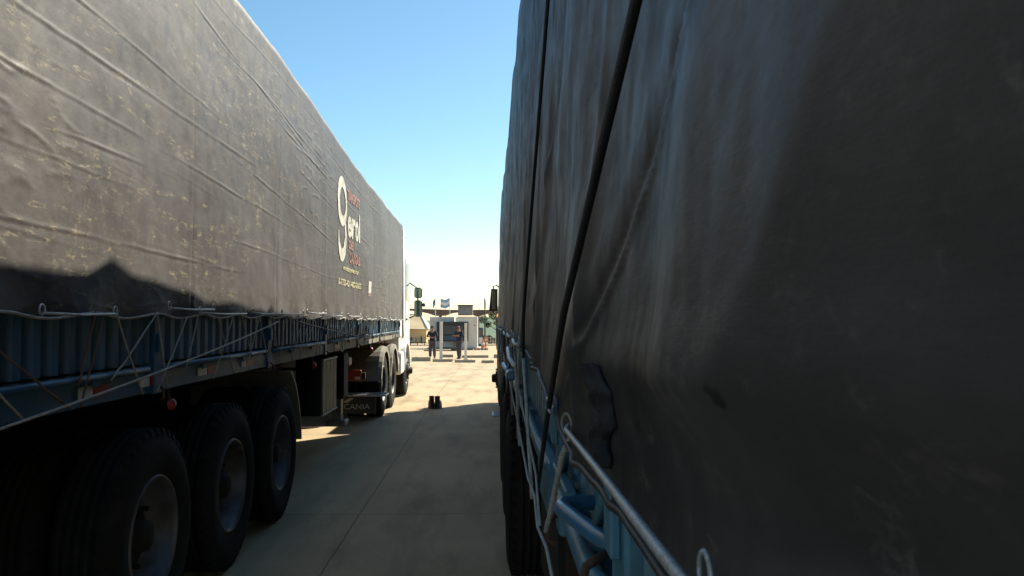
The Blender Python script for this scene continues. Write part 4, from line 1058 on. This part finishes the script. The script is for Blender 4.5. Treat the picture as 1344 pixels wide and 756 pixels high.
def flag(o, h, L_, H_, cols, droop, sgn=-1):
    nx, nz = 18, 12
    for bi, m_ in enumerate(cols):
        z0, z1 = bi / len(cols), (bi + 1) / len(cols); vs_ = []; fs = []
        for j in range(5):
            for i in range(nx + 1):
                u = i / nx; v = z0 + (z1 - z0) * j / 4
                vs_.append((sgn * (.05 + u * L_ * (1 - droop * .7)), .13 * math.sin(u * 8 + v * 1.5) * u ** .5, h - .1 - v * H_ - u * droop * H_ - u * .18 * (1 + math.sin(u * 5))))
        for j in range(4):
            for i in range(nx): fs.append([j * (nx + 1) + i, j * (nx + 1) + i + 1, (j + 1) * (nx + 1) + i + 1, (j + 1) * (nx + 1) + i])
        ob = MB().add(vs_, fs, True).build('flag_band', M[m_], o); ob.modifiers.new('s', 'SOLIDIFY').thickness = .01
po, h = pole(590.5, 390, 90, .05, 'white flagpole flying a wide light blue and white flag', 'flagpole', 'flagpole', 'fence')
flag(po, h, 1.05, .95, ['flagb', 'flagw', 'flagb'], .1)
po, h = pole(571.5, 387, 92, .05, 'white flagpole with a small flag hanging limp, left of the waving flag', 'flagpole', 'flagpole', 'fence')
flag(po, h - .2, .35, .8, ['kiosk', 'flagb'], .5)
# canopy
yc = 112.0
def cxp(px): return at(px, 410, yc).x
def cz(py): return at(600, py, yc).z - G(yc)
c0 = cxp(600)
CN = thing('canopy', 'long low brown canopy spanning the yard behind the booth', 'canopy', (c0, yc, G(yc)))
top = [(500, 404.5), (560, 406), (600, 407.2), (640, 407), (700, 405)]
bot = [(700, 408), (650, 409.5), (640, 412), (627, 415.5), (615, 412), (603, 409.5), (592, 411), (583, 414.3), (574, 414.6), (565, 411.5), (550, 408.8), (535, 407.5), (500, 408)]
MB().prism([(cxp(a) - c0, cz(b)) for a, b in top + bot], 'y', -5, 5).build('roof', M['brown'], CN)
for p in (578, 627, 690, 510):
    MB().tube([(cxp(p) - c0, 0, 0), (cxp(p) - c0, 0, cz(412))], .2, 12).build('column', M['pole'], CN)
# sand-coloured hipped building
ys_ = 135.0
def sx_(px): return at(px, 410, ys_).x
def szp(py): return at(550, py, ys_).z - G(ys_)
s0 = sx_(530)
SB = thing('hipped_building', 'sand-coloured building with a big hipped roof beyond the left truck cab', 'building', (s0, ys_, G(ys_)))
x0_, x1_ = sx_(470) - s0, sx_(561) - s0; ze = szp(432); zt = szp(412)
MB().box((x0_, 0, 0), (x1_ - .15, 9, ze), .02).build('wall', M['tan'], SB)
xr0, xr1 = sx_(482) - s0, sx_(549) - s0
rv = [(x0_ - .3, -.4, ze), (x1_ + .1, -.4, ze), (x1_ + .1, 9.4, ze), (x0_ - .3, 9.4, ze), (xr0, 4.5, zt), (xr1, 4.5, zt)]
ro = MB().add(rv, [[0, 1, 5, 4], [1, 2, 5], [2, 3, 4, 5], [3, 0, 4], [0, 3, 2, 1]]).build('roof', M['tanroof'], SB)
MB().tube([rv[1], rv[5]], .13, 6).tube([rv[2], rv[5]], .13, 6).tube([rv[4], rv[5]], .10, 6).build('ridge_trim', M['trimw'], ro)
MB().tube([(rv[0][0], -.45, ze), (rv[1][0], -.45, ze)], .07, 6).build('gutter', M['pole'], ro)
MB().box((sx_(552) - s0, -.03, .05), (sx_(554) - s0, .0, 1.2), .01).build('door', M['shutter'], SB)
MB().box((sx_(539) - s0, -.03, .5), (sx_(541.5) - s0, .0, 1.0), .01).build('window', M['shutter'], SB)
# railings
def railing(px0, px1, y, h, label, mat, n, bars):
    a, b = at(px0, 445, y), at(px1, 445, y); o = thing('railing', label, 'railing', ((a.x + b.x) / 2, y, G(y)))
    l_ = (b.x - a.x) / 2; mb = MB()
    for t in bars: mb.box((-l_, -.03, h * t - .03), (l_, .03, h * t + .03), .006)
    mb.build('rail', M[mat], o)
    for k in range(n): MB().box((-l_ + 2 * l_ * k / (n - 1) - .05, -.05, 0), (-l_ + 2 * l_ * k / (n - 1) + .05, .05, h + .05), .008).build('post', M[mat], o)
railing(637, 654, 118, 1.0, 'white post-and-rail barrier by the bushes beside the right truck', 'fence', 6, (.45, .95))
railing(530, 562, 128, .9, 'dark low railing before the sand-coloured building', 'dpole', 5, (.95,))
railing(530, 566, 112, .35, 'dark low pipe rail in the yard left of the booth', 'dpole', 5, (.8,))
a, b = at(556, 459, 66), at(600, 459, 66)
o = thing('steel_rail', 'thin dark steel rail lying on the concrete in front of the booth', 'rail', ((a.x + b.x) / 2, 66, G(66)), R(2)); l_ = (b.x - a.x) / 2
MB().box((-l_, -.05, 0), (l_, .05, .09), .01).build('bar', M['dpole'], o)
MB().box((l_ - .5, -.2, .09), (l_ - .02, .2, .32), .03).build('end_box', M['dpole'], o)
# trees and bushes
def leaf_cloud(clumps, n, size, seed):
    rnd = random.Random(seed); mb = MB(); vs_ = []; fs = []
    for _ in range(n):
        cx_, cy_, cz_, r = rnd.choice(clumps)
        d = Vector((rnd.gauss(0, 1), rnd.gauss(0, 1), rnd.gauss(0, 1))).normalized() * r * rnd.uniform(.5, 1.08)
        p = Vector((cx_, cy_, cz_)) + Vector((d.x, d.y, d.z * .8)); q = Euler((rnd.uniform(0, 6), rnd.uniform(0, 6), rnd.uniform(0, 6))).to_matrix()
        s_ = size * rnd.uniform(.6, 1.3); b = len(vs_)
        for c in ((-s_, 0, 0), (0, -s_ * .5, 0), (s_, 0, 0), (0, s_ * .5, 0)): vs_.append(p + q @ Vector(c))
        fs.append([b, b + 1, b + 2, b + 3])
    return mb.add(vs_, fs)
def tree(px, y, h, label, seed, spread=2.2, nm='tree'):
    a = at(px, 440, y); o = thing(nm, label, 'tree', (a.x, y, G(y))); rnd = random.Random(seed)
    tk = MB().tube([(0, 0, 0), (.1, 0, h * .35), (.0, .1, h * .8)], [.2, .15, .05], 9); cl = []
    for k in range(9):
        an = k * 2.4; z0 = h * (.32 + .05 * k); e = Vector((math.cos(an) * spread * rnd.uniform(.5, 1), math.sin(an) * spread * rnd.uniform(.5, 1), z0 + h * .16))
        tk.tube([(0.05, 0, z0), (e.x * .5, e.y * .5, z0 + h * .10), e], [.07, .05, .02], 6); cl.append((e.x, e.y, e.z, rnd.uniform(.5, .95)))
    cl.append((0, 0, h * .9, .8))
    tk.build('trunk', M['bark'], o); leaf_cloud(cl, 2600, .13, seed).build('crown', M['leaf'], o)
tree(652, 125, 5.4, 'dark leafy tree half hidden by the right truck mirror', 3, 2.3)
def bush(px, y, r, label, seed):
    a = at(px, 440, y); o = thing('bush', label, 'bush', (a.x, y, G(y)), 0, 'bushes behind the white barrier'); rnd = random.Random(seed)
    cl = [(rnd.uniform(-r, r), rnd.uniform(-.6, .6), rnd.uniform(.4, 1.0) * r * .7, r * .5) for _ in range(6)]
    leaf_cloud(cl, 1400, .11, seed).build('foliage', M['leaf'], o)
    MB().tube([(0, 0, 0), (.1, 0, .6)], .05, 6).tube([(0, 0, 0), (-.2, .1, .7)], .04, 6).build('stem', M['bark'], o)
bush(643, 128, 1.25, 'round green bush behind the white barrier, left one', 11)
bush(650, 130, 1.0, 'smaller green bush behind the white barrier, beside the right truck', 12)
